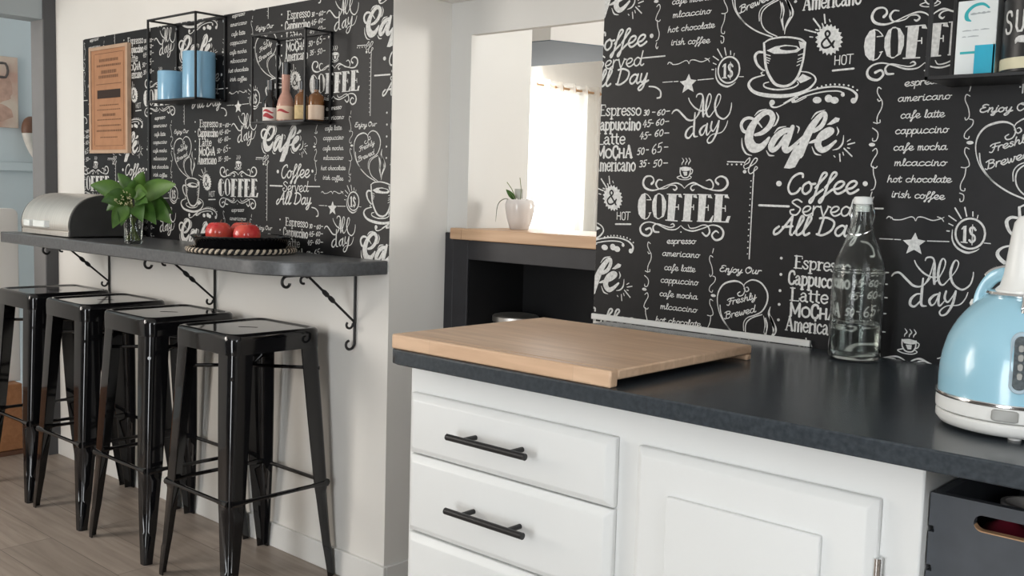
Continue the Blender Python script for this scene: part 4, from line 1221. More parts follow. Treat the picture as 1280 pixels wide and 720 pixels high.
# tall white grip standing on the lid, towards the camera
bm = new(); lathe(bm, [(.034, .178), (.034, .181), (.029, .186), (.0255, .20), (.0228, .225), (.0200, .250), (.0175, .266), (.012, .274), (0, .277)], 32, .012, -0.001)
obj('lid_grip', bm, 'white_plastic', ket, smooth=True)
bm = new(); tube(bm, [(.046, 0.004, .176), (.053, 0.004, .170), (.058, .004, .160)], [.0075, .0075, .0085], 12)
lathe(bm, [(0, 0), (.0095, 0), (.0085, .004), (0, .005)], 16, .056, .004, .156)
obj('lid_catch', bm, 'chrome', ket, smooth=True)
# arched blue handle behind the grip, chrome strip along its crown
arch = smooth_pts([(-.018, -.053, .150), (-.020, -.051, .170), (-.022, -.043, .188), (-.022, -.030, .198), (-.022, 0, .202), (-.022, .030, .198), (-.022, .043, .188), (-.020, .051, .170), (-.018, .053, .150)], 5)
bm = new()
loops = []
for (x, y, z) in arch:
    n = Vector((0, y, (z - .14) * 1.1)).normalized()
    loops.append([(x + a * .016, y + n.y * b_ * .0085, z + n.z * b_ * .0085) for a, b_ in ((-1, -1), (1, -1), (1.1, 0), (1, 1), (-1, 1), (-1.1, 0))])
loft(bm, loops)
hd = obj('handle', bm, 'kettle_blue', ket, bevel=.003, seg=3)
bm = new()
loops = []
for (x, y, z) in arch[10:-10]:
    n = Vector((0, y, (z - .14) * 1.1)).normalized()
    loops.append([(x + a * .013, y + n.y * l, z + n.z * l) for a, l in ((-1, .0075), (1, .0075), (.8, .0112), (-.8, .0112))])
loft(bm, loops)
obj('handle_strip', bm, 'chrome', hd, bevel=.001)
bm = new()
lathe(bm, [(0, -.007), (.005, -.005), (.007, 0), (.005, .005), (0, .007)], 14, -.012, -.058, .158)
obj('rivet', bm, 'white_plastic', hd, smooth=True)

# ------------------------------------------------------------------ swing top bottle
bot = thing('glass_bottle', 'tall clear glass bottle with white stopper and a little water, against the patterned wall', 'bottle', (0.828, -0.078, 0.8737))
out = [(0, 0), (.040, 0), (.0455, .004), (.0465, .012), (.0465, .150), (.0455, .165), (.042, .182), (.034, .202), (.0255, .222), (.0205, .240), (.0175, .262), (.0165, .272), (.0185, .274), (.0185, .280), (.0165, .282)]
inn = [(.0135, .282), (.0135, .262), (.0175, .238), (.0225, .221), (.031, .200), (.039, .181), (.0425, .164), (.0432, .150), (.0432, .014), (.040, .008), (0, .006)]
bm = new(); lathe(bm, out + inn, 56)
for z in (.158, .163):
    lathe(bm, [(.0452, z), (.0466, z + .001), (.0452, z + .002)], 56)
obj('glass', bm, 'glass', bot, smooth=True, angle=50)
bm = new(); lathe(bm, [(0, .0065), (.0395, .0085), (.0428, .015), (.0428, .066), (.0, .066)], 48)
obj('water', bm, 'water', bot, smooth=True, angle=50)
bm = new(); lathe(bm, [(0, .270), (.0125, .270), (.0125, .283), (.0165, .284), (.0165, .294), (.0145, .297), (0, .298)], 28)
obj('stopper', bm, 'cork_white', bot, smooth=True)
bm = new()
for s in (-1, 1):
    tube(bm, smooth_pts([(s * .0185, 0, .246), (s * .0215, .003, .262), (s * .0195, .0, .280), (s * .016, 0, .290)], 4), .0013, 6)
    tube(bm, smooth_pts([(s * .0215, 0, .240), (s * .021, -.012, .236), (s * .012, -.021, .230), (0, -.024, .228)], 4), .0013, 6)
obj('wire_clip', bm, 'chrome', bot, smooth=True)


# ------------------------------------------------------------------ wire wall shelves
def wire_shelf(label, x0, x1, d, z0, z1):
    t = thing('wire_shelf', label, 'wall shelf', (x0, 0, z0), group='black wire wall shelves')
    w = x1 - x0
    r = .0032
    bm = new()
    y0, y1 = -d, -.0052
    h = z1 - z0
    e = .0045
    def rod(a, b):
        (ax, ay, az), (bx, by_, bz_) = a, b
        box(bm, min(ax, bx) - r, max(ax, bx) + r, min(ay, by_) - r, max(ay, by_) + r, min(az, bz_) - r, max(az, bz_) + r)
    for y in (y0, y1):
        for x in (0, w):
            rod((x, y, 0), (x, y, h))
        for z in (0, h):
            rod((0, y, z), (w, y, z))
    for x in (0, w):
        for z in (0, h):
            rod((x, y0, z), (x, y1, z))
    obj('frame', bm, 'black_metal', t, bevel=.0008)
    bm = new(); box(bm, .003, w - .003, y0 + .003, y1, -.0035, .0030)
    obj('shelf_plate', bm, 'black_metal', t, bevel=.0008)
    bm = new()
    for x in (.006, w - .006):
        lathe(bm, [(0, 0), (.006, 0), (.006, .004), (0, .004)], 12)
        for v in bm.verts[-26:]:
            pass
    bm.free()
    for x in (0.004, w - .004):
        bm = new()
        tube(bm, [(x, -.0093, h - .014), (x, -.0020, h - .014)], .0045, 10)
        obj('screw', bm, 'chrome', t, smooth=True)['label'] = 'small bright fixing screw'
    return t


wire_shelf('black wire shelf on the wall with the two blue canisters', -1.692, -1.388, .112, 1.437, 1.709)
wire_shelf('black wire shelf on the wall with four small bottles', -1.094, -.828, .095, 1.351, 1.612)
wire_shelf('black wire shelf at the top right with a white box and a black tin', .944, 1.235, .122, 1.372, 1.66)

# blue canisters
def canister(label, x, y, z, r, h):
    t = thing('canister', label, 'canister', (x, y, z), group='blue canisters on the wire shelf')
    bm = new()
    lathe(bm, [(0, 0), (r - .003, 0), (r, .003), (r, h - .002), (r - .001, h), (r - .004, h), (r - .0045, h - .004), (r - .0045, .008), (0, .008)], 48)
    obj('body', bm, 'blue_enamel', t, smooth=True)
    bm = new()
    lathe(bm, [(0, h - .010), (r - .0048, h - .010), (r - .0048, h - .003), (0, h - .002)], 40)
    obj('lid', bm, 'kraft_edge', t, smooth=True)
    return t


canister('short blue canister on the left of the wire shelf', -1.629, -.060, 1.4402, .0465, .099)
canister('tall blue canister on the right of the wire shelf', -1.458, -.058, 1.4402, .0530, .152)

# small bottles
def bottle(label, x, r, h, neck_r, neck_z, shoulder, glass, cap, lab, lz0, lz1, cap_h, y=-.05, band=None):
    t = thing('liquor_bottle', label, 'bottle', (x, y, 1.3542), group='small bottles on the wire shelf')
    bm = new()
    lathe(bm, [(0, 0), (r * .9, 0), (r, .003), (r, shoulder), (r * .85, shoulder + (neck_z - shoulder) * .45), (neck_r, neck_z), (neck_r, h - cap_h * .5), (0, h - cap_h * .5)], 28)
    obj('body', bm, glass, t, smooth=True)
    bm = new()
    lathe(bm, [(0, h - cap_h), (neck_r + .0012, h - cap_h), (neck_r + .0014, h - .001), (neck_r, h), (0, h)], 24)
    obj('cap', bm, cap, t, smooth=True)
    bm = new()
    lathe(bm, [(r + .0002, lz0), (r + .0008, lz0), (r + .0008, lz1), (r + .0002, lz1)], 28)
    l = obj('label', bm, lab, t, smooth=True)
    if band:
        # red swash printed on the side of the label that faces the room
        bm = new()
        for (zz, hh) in band:
            loops = []
            for i in range(15):
                a = math.radians(-100 + 86 * i / 14)
                hw = hh * (0.25 + .75 * math.sin(PI * i / 14))
                zc = zz + .0035 * math.sin(i / 14 * 5)
                loops.append([((r + l_) * math.cos(a), (r + l_) * math.sin(a), zc + s * hw) for s, l_ in ((-1, .0006), (1, .0006), (1, .0012), (-1, .0012))])
            loft(bm, loops)
        obj('label_print', bm, 'label_red', l, smooth=True)
    return t


bottle('small dark bottle with a red and white label, leftmost on the wire shelf', -1.062, .0235, .128, .0105, .082, .060, 'dark_glass', 'dark_glass', 'label_white', .004, .044, .030, band=[(.032, .004), (.018, .007)])
bottle('tallest small bottle with pale pink liqueur and black cap', -.984, .0265, .176, .0125, .088, .050, 'pink_liquid', 'dark_glass', 'label_cream', .006, .046, .036, band=[(.030, .004)])
bottle('small amber bottle with a yellowed label beside the pink liqueur', -.906, .0195, .118, .0065, .085, .070, 'amber', 'dark_glass', 'label_yellow', .006, .046, .026)
bottle('small amber bottle with a plain pale label, rightmost on the shelf', -.858, .0225, .122, .0070, .084, .070, 'amber', 'dark_glass', 'label_cream', .004, .046, .030, y=-.032)

# ------------------------------------------------------------------ kraft board sign
sg = thing('wall_sign', 'brown printed board sign hanging on the wallpaper above the bread bin', 'sign', (-2.176, -.0011, 1.470))
bm = new(); box(bm, -.150, .150, -.012, 0, -.198, .202)
obj('board', bm, 'kraft', sg, bevel=.001)
bm = new()
for (a, b_, c, d) in ((-.153, -.139, -.201, .205), (.139, .153, -.201, .205), (-.139, .139, -.201, -.188), (-.139, .139, .192, .205)):
    box(bm, a, b_, -.017, -.0005, c, d)
obj('edge_frame', bm, 'kraft_edge', sg, bevel=.001)
bm = new()
rows = [(.178, .11, .002), (.152, .075, .011), (.132, .095, .008), (.108, .060, .013), (.090, .080, .011), (.062, .10, .0025), (-.018, .075, .004), (-.035, .095, .0035), (-.055, .05, .010), (-.073, .095, .004), (-.095, .09, .005),
        (-.115, .10, .007), (-.140, .07, .004), (-.172, .11, .002)]
for z, hw, hh in rows:
    if hh < .003:
        box(bm, -hw, hw, -.0126, -.0120, z - hh / 2, z + hh / 2)
        continue
    x = -hw
    while x < hw - .004:
        w_ = random.uniform(.006, .016)
        box(bm, x, min(x + w_, hw), -.0126, -.0120, z - hh / 2, z + hh / 2)
        x += w_ + .004
box(bm, -.118, -.1165, -.0126, -.012, -.17, .178); box(bm, .1165, .118, -.0126, -.012, -.17, .178)
obj('print', bm, 'kraft_print', sg)
bm = new(); box(bm, -.092, .092, -.0128, -.012, .008, .040)
obj('dark_band', bm, 'dark_print', sg)

# ------------------------------------------------------------------ bread bin
bb = thing('bread_bin', 'curved steel bread bin with dark end panels at the far end of the bar', 'bread bin', (-2.085, 0, BT + .0005))
X0, X1 = -.195, .195
prof = smooth_pts([(-.300, .022), (-.302, .045), (-.293, .080), (-.272, .112), (-.238, .136), (-.195, .148), (-.15, .150)], 5)
side = [(-.300, .004)] + prof + [(-.06, .148), (-.042, .140), (-.036, .125), (-.036, .004)]
for s in (-1, 1):
    bm = new(); xa = X1 if s > 0 else X0
    prism(bm, side, xa - .0055, xa + .0055, 'x')
    obj('end_panel', bm, 'bin_dark', bb, bevel=.002)
bm = new()
lid = prof + [(-.06, .148)]
o1 = [(y - .0015, z + .0015) for y, z in lid]
prism(bm, o1 + [(y + .003, z - .003) for y, z in lid][::-1], X0 + .006, X1 - .001, 'x')
ld = obj('roll_lid', bm, 'steel', bb, smooth=True, angle=50)
bm = new()
box(bm, X0 + .006, X1 - .006, -.299, -.036, .003, .014)
box(bm, X0 + .006, X1 - .006, -.302, -.294, .003, .020)
box(bm, X0 + .006, X1 - .006, -.042, -.036, .014, .147)
obj('base', bm, 'steel', bb, bevel=.001)
for (a, b_) in ((-.130, -.080), (-.050, .045)):
    bm = new()
    box(bm, a, b_, -.322, -.298, .030, .054)
    obj('handle', bm, 'card_white', ld, bevel=.003)

# ------------------------------------------------------------------ vase of leaves
CAMR = Vector((math.cos(yaw), math.sin(yaw), 0))       # an axis across the bunch
CAMF = Vector((-math.sin(yaw), math.cos(yaw), 0))
VB = Vector((-1.512, -.262, BT + .0005))
vs = thing('glass_vase', 'small clear glass vase of leafy stems on the bar', 'vase', VB)
bm = new(); lathe(bm, [(0, 0), (.026, 0), (.0285, .003), (.0295, .05), (.031, .098), (.0298, .0985), (.0275, .05), (.0265, .010), (0, .009)], 36)
obj('glass', bm, 'glass', vs, smooth=True, angle=50)
bm = new(); lathe(bm, [(0, .0095), (.0258, .0105), (.027, .05), (0, .05)], 32)
obj('water', bm, 'water', vs, smooth=True, angle=50)

fl = thing('leafy_bunch', 'bunch of green leaves with tiny cream blossoms in the glass vase', 'plant', VB + Vector((0, 0, .012)))


def leaf(bm, p0, p1, width, droop, side_dir, cup=.25):
    """broad pointed leaf from p0 to p1"""
    p0, p1 = Vector(p0), Vector(p1)
    ax = p1 - p0
    L = ax.length
    d = ax.normalized()
    sd = (Vector(side_dir) - d * Vector(side_dir).dot(d)).normalized()
    nn = d.cross(sd)
    n, k = 10, 3
    rows = []
    for i in range(n + 1):
        t = i / n
        w = width * (math.sin(PI * t ** .85) ** .8 if 0 < t < 1 else 0.03) * (1 - .25 * t)
        c = p0 + ax * t + Vector((0, 0, 1)) * droop * (4 * t * (1 - t))
        rows.append([c + sd * w * (j / k) + nn * (-cup * w * (1 - (j / k) ** 2) + .0006 * (j == 0)) for j in range(-k, k + 1)])
    fr = [[bm.verts.new(v) for v in r_] for r_ in rows]
    for a, b_ in zip(fr, fr[1:]):
        for j in range(2 * k):
            bm.faces.new((a[j], a[j + 1], b_[j + 1], b_[j]))


def pp(dx, dz, f=0.0):      # pixels right / up of the bunch's middle, depth in m -> point in the bunch's own frame
    return CAMR * (dx / 392) + Vector((0, 0, .118 + dz / 392)) + CAMF * f


leaves = [  # base, tip, half width px, droop, side vector (right, up, fwd), tone
    ((6, 6, -.01), (58, 26, -.03), 15, .010, (-.45, .85, .3), 0), ((8, -2, .0), (54, -24, -.04), 15, .02, (.3, .9, .3), 1),
    ((6, -4, -.02), (36, -25, -.05), 13, .02, (.6, .75, .2), 1), ((-4, -2, -.03), (-17, -31, -.06), 11, .01, (.9, -.3, .3), 0),
    ((-6, 6, -.02), (-46, 22, -.05), 13, .012, (.35, .9, .2), 0), ((-4, 8, .01), (-40, 4, .04), 12, .014, (.1, .95, .3), 1),
    ((2, 10, .0), (16, 41, -.02), 9, .004, (.9, -.35, .3), 0), ((-2, 10, .02), (-24, 38, .03), 9, .006, (.8, .5, .2), 1),
    ((6, 8, .02), (36, 26, .05), 12, .012, (-.5, .85, .2), 1), ((0, 8, .03), (-8, 30, .06), 12, .006, (.95, .2, .2), 1),
    ((8, 0, .02), (44, -12, .05), 13, .016, (.2, .95, .2), 1), ((-8, 2, .0), (-34, -10, .0), 11, .014, (-.3, .95, .2), 1),
    ((4, 8, -.03), (28, 14, -.07), 11, .012, (-.3, .9, .3), 0), ((-3, 4, -.04), (-20, 12, -.08), 9, .010, (.4, .9, .2), 1),
    ((2, 12, -.01), (6, 30, -.03), 9, .004, (.95, -.1, .3), 1), ((4, 4, .03), (20, 30, .07), 11, .01, (.9, -.5, .2), 1),
          ((-4, -3, -.02), (-8, -28, -.05), 10, .014, (.95, -.1, .3), 1), ((5, -4, -.03), (22, -22, -.07), 11, .016, (.7, .7, .2), 1),
          ((-6, 3, .03), (-30, 14, .07), 12, .012, (.3, .9, .2), 1), ((6, 2, -.03), (30, 2, -.08), 11, .016, (0, .95, .3), 1),
          ((-4, 0, -.04), (-26, 2, -.09), 11, .014, (0, .95, .3), 1), ((0, 6, -.04), (10, 20, -.08), 9, .008, (.9, -.4, .3), 1)]
for (b0, t0, wd_, dr_, sv, tone) in leaves:
    bm = new()
    sd = CAMR * sv[0] + Vector((0, 0, sv[1])) + CAMF * sv[2]
    leaf(bm, pp(*b0), pp(*t0), wd_ / 392, dr_, sd)
    obj('leaf', bm, 'leaf_light' if tone == 0 else 'leaf', fl, smooth=True, angle=80)
bm = new()
for i in range(9):
    a = i * 2.4
    b0 = Vector((.017 * math.cos(a), .017 * math.sin(a), .002))
    b1 = Vector((-.012 * math.cos(a), -.012 * math.sin(a), .075))
    tube(bm, [b0, (b0 + b1) / 2, b1, pp(random.uniform(-6, 6), random.uniform(0, 10), random.uniform(-.02, .02))], .0022, 6)
obj('stems', bm, 'stem', fl, smooth=True)
bm = new()
for i in range(26):
    p = pp(random.uniform(-18, 6), random.uniform(-2, 16), random.uniform(-.07, -.04))
    for k in range(4):
        q = p + Vector((random.uniform(-.004, .004), random.uniform(-.004, .004), random.uniform(-.004, .004)))
        lathe(bm, [(0, -.0022), (.0022, 0), (0, .0024)], 6, q.x, q.y, q.z)
obj('blossoms', bm, 'blossom', fl, smooth=True)

# ------------------------------------------------------------------ rope edged mat, tray, apples
TC = Vector((-1.022, -.176, BT + .0005))
mt = thing('rope_placemat', 'round placemat with black and natural rope edge under the tray', 'placemat', TC)
bm = new()
lathe(bm, [(0, 0), (.150, 0), (.150, .006), (0, .006)], 56)
obj('mat', bm, 'rope_dark', mt, smooth=True)
R_ = .1535
bm = new(); bm2 = new()
for sgn, B_ in ((0, bm), (1, bm2)):
    n = 52 * 8
    pts = [((R_ + .0038 * math.cos(52 * 2 * PI * i / n + sgn * PI)) * math.cos(2 * PI * i / n), (R_ + .0038 * math.cos(52 * 2 * PI * i / n + sgn * PI)) * math.sin(2 * PI * i / n), .0092 + .0038 * math.sin(52 * 2 * PI * i / n + sgn * PI)) for i in range(n)]
    tube(B_, pts, .0049, 6, closed=True)
obj('rope_edge', bm, 'rope_dark', mt, smooth=True)
obj('rope_edge', bm2, 'rope_pale', mt, smooth=True)['label'] = 'natural coloured rope strand'

TZ = BT + .0068
bm = new()
lathe(bm, [(0, 0), (.118, 0), (.126, .004), (.1405, .036), (.146, .040), (.147, .043), (.1445, .0445), (.138, .040), (.128, .0145), (.122, .0115), (0, .0115)], 64)
tr = obj('serving_tray', bm, 'gloss_black', smooth=True, angle=45)
tr.location = (TC.x, TC.y, TZ)
tag(tr, 'shiny black round tray holding red apples on the bar', 'tray')


def apple(label, x, y, r, tilt, stem=True):
    t = thing('apple', label, 'apple', (x, y, TZ + .0118), group='red apples in the tray')
    t.rotation_euler = (0, 0, tilt)
    bm = new()
    pr = [(0, .10), (.25, .02), (.45, .0), (.72, .14), (.93, .45), (1.0, .85), (.97, 1.2), (.80, 1.55), (.55, 1.72), (.30, 1.70), (.12, 1.55), (0, 1.45)]
    lathe(bm, [(a * r, b_ * r) for a, b_ in smooth_pts(pr, 3)], 32)
    for v in bm.verts:
        k = 1 + .025 * math.cos(5 * math.atan2(v.co.y, v.co.x)) * (v.co.z / r)
        v.co.x *= k; v.co.y *= k
    obj('fruit', bm, 'apple', t, smooth=True, angle=180)
    if stem:
        bm = new(); tube(bm, smooth_pts([(0, 0, 1.46 * r), (.003, 0, 1.62 * r), (.008, .002, 1.95 * r)], 3), [.0016] * 7, 6)
        obj('stem', bm, 'horn_brown', t, smooth=True)
    return t


apple('red apple on the left of the black tray', -1.102, -.203, .0390, .4)
apple('red apple on the right of the black tray, nearer the front', -.958, -.200, .0390, 1.9)
apple('red apple behind the other two in the black tray', -1.094, -.124, .0390, 3.0)

# ------------------------------------------------------------------ orchid on the oak ledge
LP = Vector((-.372, .335, 1.0555))
pot = thing('plant_pot', 'rounded white ceramic pot on the wooden ledge', 'plant pot', LP)
bm = new(); lathe(bm, [(0, 0), (.0255, 0), (.028, .003), (.037, .030), (.0425, .058), (.0432, .072), (.040, .083), (.036, .087), (.034, .086), (.037, .080), (.038, .070), (0, .070)], 40)
obj('pot', bm, 'white_ceramic', pot, smooth=True)
orc = thing('orchid_plant', 'sparse orchid with drooping leaves growing in the white pot', 'plant', LP + Vector((0, 0, .0705)))


def op(dx, dy, f=0.0):
    return CAMR * (dx / 429) + Vector((0, 0, .010 + dy / 429)) + CAMF * f


def strap(bm, pts, w):
    pts = [Vector(q) for q in smooth_pts(pts, 6)]
    rows = []
    for i, p in enumerate(pts):
        t = (pts[min(i + 1, len(pts) - 1)] - pts[max(i - 1, 0)]).normalized()
        sd = t.cross(CAMF).cross(t) * 0 + CAMF
        u = i / (len(pts) - 1)
        ww = w * (math.sin(PI * (.12 + .86 * u)) ** .7)
        nn = t.cross(sd).normalized()
        rows.append([p + sd * ww + nn * ww * .35, p, p - sd * ww + nn * ww * .35])
    fr = [[bm.verts.new(v) for v in r_] for r_ in rows]
    for a, b_ in zip(fr, fr[1:]):
        for j in range(2):
            bm.faces.new((a[j], a[j + 1], b_[j + 1], b_[j]))


for pts_, w_, mm_ in (([op(-8, -2), op(-18, 4), op(-28, -4), op(-30, -26)], .008, 'grey_leaf'), ([op(4, 0), op(16, 5), op(24, 4), op(29, 1)], .008, 'grey_leaf'), ([op(-5, -2), op(-8, 6, -.01), op(-14, 14, -.012)], .006, 'grey_leaf')):
    bm = new(); strap(bm, pts_, w_); obj('leaf', bm, mm_, orc, smooth=True, angle=80)
bm = new(); leaf(bm, op(-7, 2, -.01), op(-18, 15, -.015), .0085, .002, CAMR * .6 + Vector((0, 0, .75))); obj('leaf', bm, 'leaf', orc, smooth=True, angle=80)
bm = new(); tube(bm, smooth_pts([op(-4, -2), op(-10, 14), op(-17, 24)], 4), .0012, 6); tube(bm, [op(0, -1), op(1, 16), op(-1, 30)], .0011, 6); obj('flower_stalk', bm, 'stem', orc, smooth=True)
tg = Vector(op(-2, -2, .012))
bm = new()
f = lambda a, z, l: tuple(LP + Vector((0, 0, .0705)) + tg + CAMR * a + Vector((0, 0, z)) + CAMF * l)
sh = [(-.0032, .0), (.0032, .0), (.0032, .022), (.0118, .022), (.0118, .050), (-.0118, .050), (-.0118, .022), (-.0032, .022)]
loft(bm, [[f(a, z - .008, -.0005) for a, z in sh], [f(a, z - .008, .0005) for a, z in sh]])
tag(obj('plant_tag', bm, 'tag'), 'small pale tag stuck in the white orchid pot', 'plant tag')

# ------------------------------------------------------------------ far room: curtain, rod, grey cabinet
cr = thing('curtain', 'sheer white eyelet curtain glowing in front of the bright window', 'curtain', (0, 0, 0))
bm = new()
n = 150
ys = [3.62 + 1.06 * i / n for i in range(n + 1)]
zs = [.74, 1.1, 1.5, 1.8, 1.9, 1.97, 2.03]
rows = [[bm.verts.new((-3.44 + .035 * math.sin((y - 3.7) * 2 * PI / .155) * (1 - .2 * (z < 1)), y, z)) for y in ys] for z in zs]
for a, b_ in zip(rows, rows[1:]):
    for j in range(n):
        bm.faces.new((a[j], a[j + 1], b_[j + 1], b_[j]))
obj('fabric', bm, 'sheer', cr, smooth=True, angle=180)
for i in range(7):
    y = 3.775 + i * .155
    bm = new()
    tube(bm, [(-3.44, y + .020 * math.cos(a * PI / 8), 1.985 + .022 * math.sin(a * PI / 8)) for a in range(16)], .005, 6, closed=True)
    obj('eyelet', bm, 'raw_wood', cr, smooth=True)
rd = thing('curtain_rod', 'pale wooden curtain rod above the bright window', 'curtain rod', (-3.44, 0, 1.985))
bm = new(); tube(bm, [(0, 3.62, 0), (0, 5.02, 0)], .009, 12)
obj('rod', bm, 'raw_wood', rd, smooth=True)
for y in (3.64, 4.99):
    bm = new(); tube(bm, [(0, y, 0), (-.06, y, 0)], .007, 8); obj('bracket', bm, 'raw_wood', rd, smooth=True)
gc = thing('grey_cabinet', 'grey cabinet with wooden top seen at the edge of the patterned wall, beyond the window', 'cabinet', (-3.25, 5.10, 0))
bm = new(); box(bm, -.20, .20, -.28, .40, 0, 1.17); obj('carcass', bm, 'cabinet_grey', gc, bevel=.004)
bm = new(); box(bm, -.21, .21, -.29, .41, 1.1705, 1.198); obj('top', bm, 'oak', gc, bevel=.003)

# ------------------------------------------------------------------ left room: picture, horn, white panel on wooden step
pic = thing('picture', 'pale pink and beige watercolour picture on the blue wall', 'picture', (-3.5995, .055, 1.58))
bm = new(); box(bm, 0, .012, -.165, .168, -.170, .172); obj('sheet', bm, 'art', pic, bevel=.001)
bm = new()
tube(bm, [(.0125, .085 + .036 * math.cos(a * PI / 8), .105 + .042 * max(-.8, min(.8, 1.1 * math.sin(a * PI / 8)))) for a in range(16)], .006, 6, closed=True)
obj('ink_ring', bm, 'art_ink', pic, smooth=True)
bm = new()
for (y, z, w_, h_) in ((.04, -.01, .09, .05), (.06, -.10, .08, .045), (-.06, -.05, .06, .08), (.11, .02, .03, .06)):
    lp = [(y + w_ * math.cos(a * PI / 8) * (1 + .15 * math.sin(a * 3)), z + h_ * math.sin(a * PI / 8)) for a in range(16)]
    prism(bm, lp, .0118, .0121 + .0003 * len(bm.verts) / 32, 'x')
obj('wash', bm, 'art_wash', pic)
hn = thing('wall_ornament', 'curved cream and brown horn ornament on the blue wall beside the picture', 'ornament', (-3.59, .283, 1.34))
cv = smooth_pts([(.02, .012, .115, .012), (.03, -.018, .105, .024), (.035, -.032, .06, .026), (.032, -.020, -.005, .020), (.025, .010, -.065, .014), (.02, .050, -.105, .006)], 5)
bm = new(); tube(bm, [c_[:3] for c_ in cv[9:]], [c_[3] for c_ in cv[9:]], 12); obj('horn', bm, 'horn_cream', hn, smooth=True)
bm = new(); tube(bm, [c_[:3] for c_ in cv[:12]], [c_[3] * 1.06 for c_ in cv[:12]], 12); obj('horn_tip', bm, 'horn_brown', hn, smooth=True)['label'] = 'brown end of the horn'

st = thing('wooden_step', 'orange brown wooden step at the far left doorway behind the stools', 'step', (-2.90, -.50, 0))
bm = new(); box(bm, -.16, .145, -.55, .385, 0.02, .302); obj('body', bm, 'plinth', st, bevel=.004)
bm = new(); box(bm, -.15, .150, -.55, .390, 0.0, .0195); obj('skirting', bm, 'horn_brown', st, bevel=.002)
bm = new()
pts = [(-.9, 0), (.42, 0)]
for i in range(9):
    a = PI / 2 * i / 8
    pts.append((.42 - .03 + .03 * math.cos(a), .735 - .03 + .03 * math.sin(a)))
pts.append((-.9, .735))
prism(bm, pts, -.02, .03, 'x')
wp = obj('leaning_board', bm, 'white_wall', bevel=.004)
wp.location = (-2.85, -.515, .3025)
tag(wp, 'plain off white board with rounded corner standing on the wooden step', 'board')

# ------------------------------------------------------------------ top right shelf: carton and black tin
CZ_ = 1.3752
ct = thing('carton', 'white and cyan cardboard box on the top right wire shelf', 'box', (1.006, -.060, CZ_))
bm = new(); box(bm, -.032, .032, -.0225, .0225, 0, .1265); obj('box', bm, 'card_white', ct, bevel=.0008)
yy0, yy1 = -.0229, -.0225
bm = new(); box(bm, -.0005, .0285, yy0, yy1, .003, .052); box(bm, .0285, .0322, -.0225, -.0224, .003, .052)
obj('cyan_block', bm, 'cyan', ct)


def flat(bm, V, F, fn):
    for fc in F:
        try:
            bm.faces.new([bm.verts.new(fn(*V[k])) for k in fc])
        except ValueError:
            pass


V, F = [], []
ribbon(V, F, smooth_pts([(.018, .112, .003), (.008, .119, .0045), (-.006, .117, .0052), (-.0165, .107, .0058), (-.0165, .097, .0065), (-.010, .0925, .002)], 5))
bm = new(); flat(bm, V, F, lambda u, v: (u, -.0230, v)); obj('swoosh_mark', bm, 'teal', ct)
V, F = [], []
V2, F2 = [], []
for (u0_, u1_, v_, h_) in ((-.010, -.002, .1035, .0040), (-.001, .006, .1040, .0030), (.007, .013, .1042, .0042), (.014, .020, .1046, .0030), (-.022, -.008, .0765, .0022), (-.006, .004, .0768, .0018), (.007, .020, .0772, .0022), (-.022, -.016, .0665, .0020), (-.013, .004, .0668, .0022)):
    ribbon(V if v_ > .09 else V2, F if v_ > .09 else F2, [(u0_, v_, h_ * .55), ((u0_ + u1_) / 2, v_ + .0006, h_), (u1_, v_ + .0002, h_ * .55)])
bm = new(); flat(bm, V, F, lambda u, v: (u, -.0230, v)); obj('logo_print', bm, 'grey_print', ct)
bm = new(); flat(bm, V2, F2, lambda u, v: (u, -.0230, v)); obj('small_print', bm, 'grey_print', ct)
bm = new(); box(bm, -.024, .0, -.0231, -.0225, .0385, .0425); obj('green_line', bm, 'teal', ct)

tin = thing('sugar_tin', 'black tin lettered SUCRE with cream base band on the top right shelf', 'tin', (1.098, -.0625, CZ_))
TR = .055
bm = new(); lathe(bm, [(0, 0), (TR - .002, 0), (TR, .002), (TR, .118), (TR - .002, .120), (0, .120)], 48); obj('body', bm, 'jar_black', tin, smooth=True)
bm = new(); lathe(bm, [(0, .1205), (TR + .001, .1205), (TR + .0015, .123), (TR + .001, .136), (TR - .002, .139), (0, .139)], 48); obj('lid', bm, 'jar_black', tin, smooth=True)
bm = new(); lathe(bm, [(TR + .0001, .006), (TR + .0006, .006), (TR + .0006, .024), (TR + .0001, .024)], 48); obj('cream_band', bm, 'jar_cream', tin, smooth=True)
V, F = [], []
SUC = {'S': [('c', [(.6, .8), (.5, 1), (.2, 1), (.08, .8), (.2, .58), (.5, .45), (.62, .22), (.5, 0), (.2, 0), (.06, .2)], 1.3)], 'U': [('l', [(.12, 1), (.12, .25), (.25, .02), (.5, .02), (.62, .25), (.62, 1)], 1.3)],
       'C': [('c', [(.65, .78), (.5, 1), (.22, .95), (.1, .6), (.12, .3), (.3, 0), (.55, .03), (.66, .22)], 1.4)], 'R': [('l', [(.15, 0), (.15, 1)], 1.6), ('c', [(.15, 1), (.5, 1), (.6, .78), (.5, .55), (.15, .52)], 1.1), ('l', [(.35, .52), (.65, 0)], 1.4)],
       'E': [('l', [(.15, 0), (.15, 1)], 1.6), ('l', [(.15, 1), (.6, 1)], 1), ('l', [(.15, .52), (.5, .52)], 1), ('l', [(.15, 0), (.62, 0)], 1)]}
x = -.055
for ch in 'SUCRE':
    for kind, q, wgt in SUC[ch]:
        q3 = [(x + a * .024, .064 + b_ * .033, .0032 * wgt) for a, b_ in q]
        ribbon(V, F, smooth_pts(q3, 4) if kind == 'c' else q3)
    x += .0215
ribbon(V, F, smooth_pts([(-.030, .046, .002), (-.025, .052, .010), (.0, .050, .012), (.025, .052, .010), (.030, .046, .002)], 4))
ribbon(V, F, smooth_pts([(-.018, .107, .003), (.0, .111, .006), (.018, .107, .003)], 4))
bm = new()
A0 = math.radians(-80)
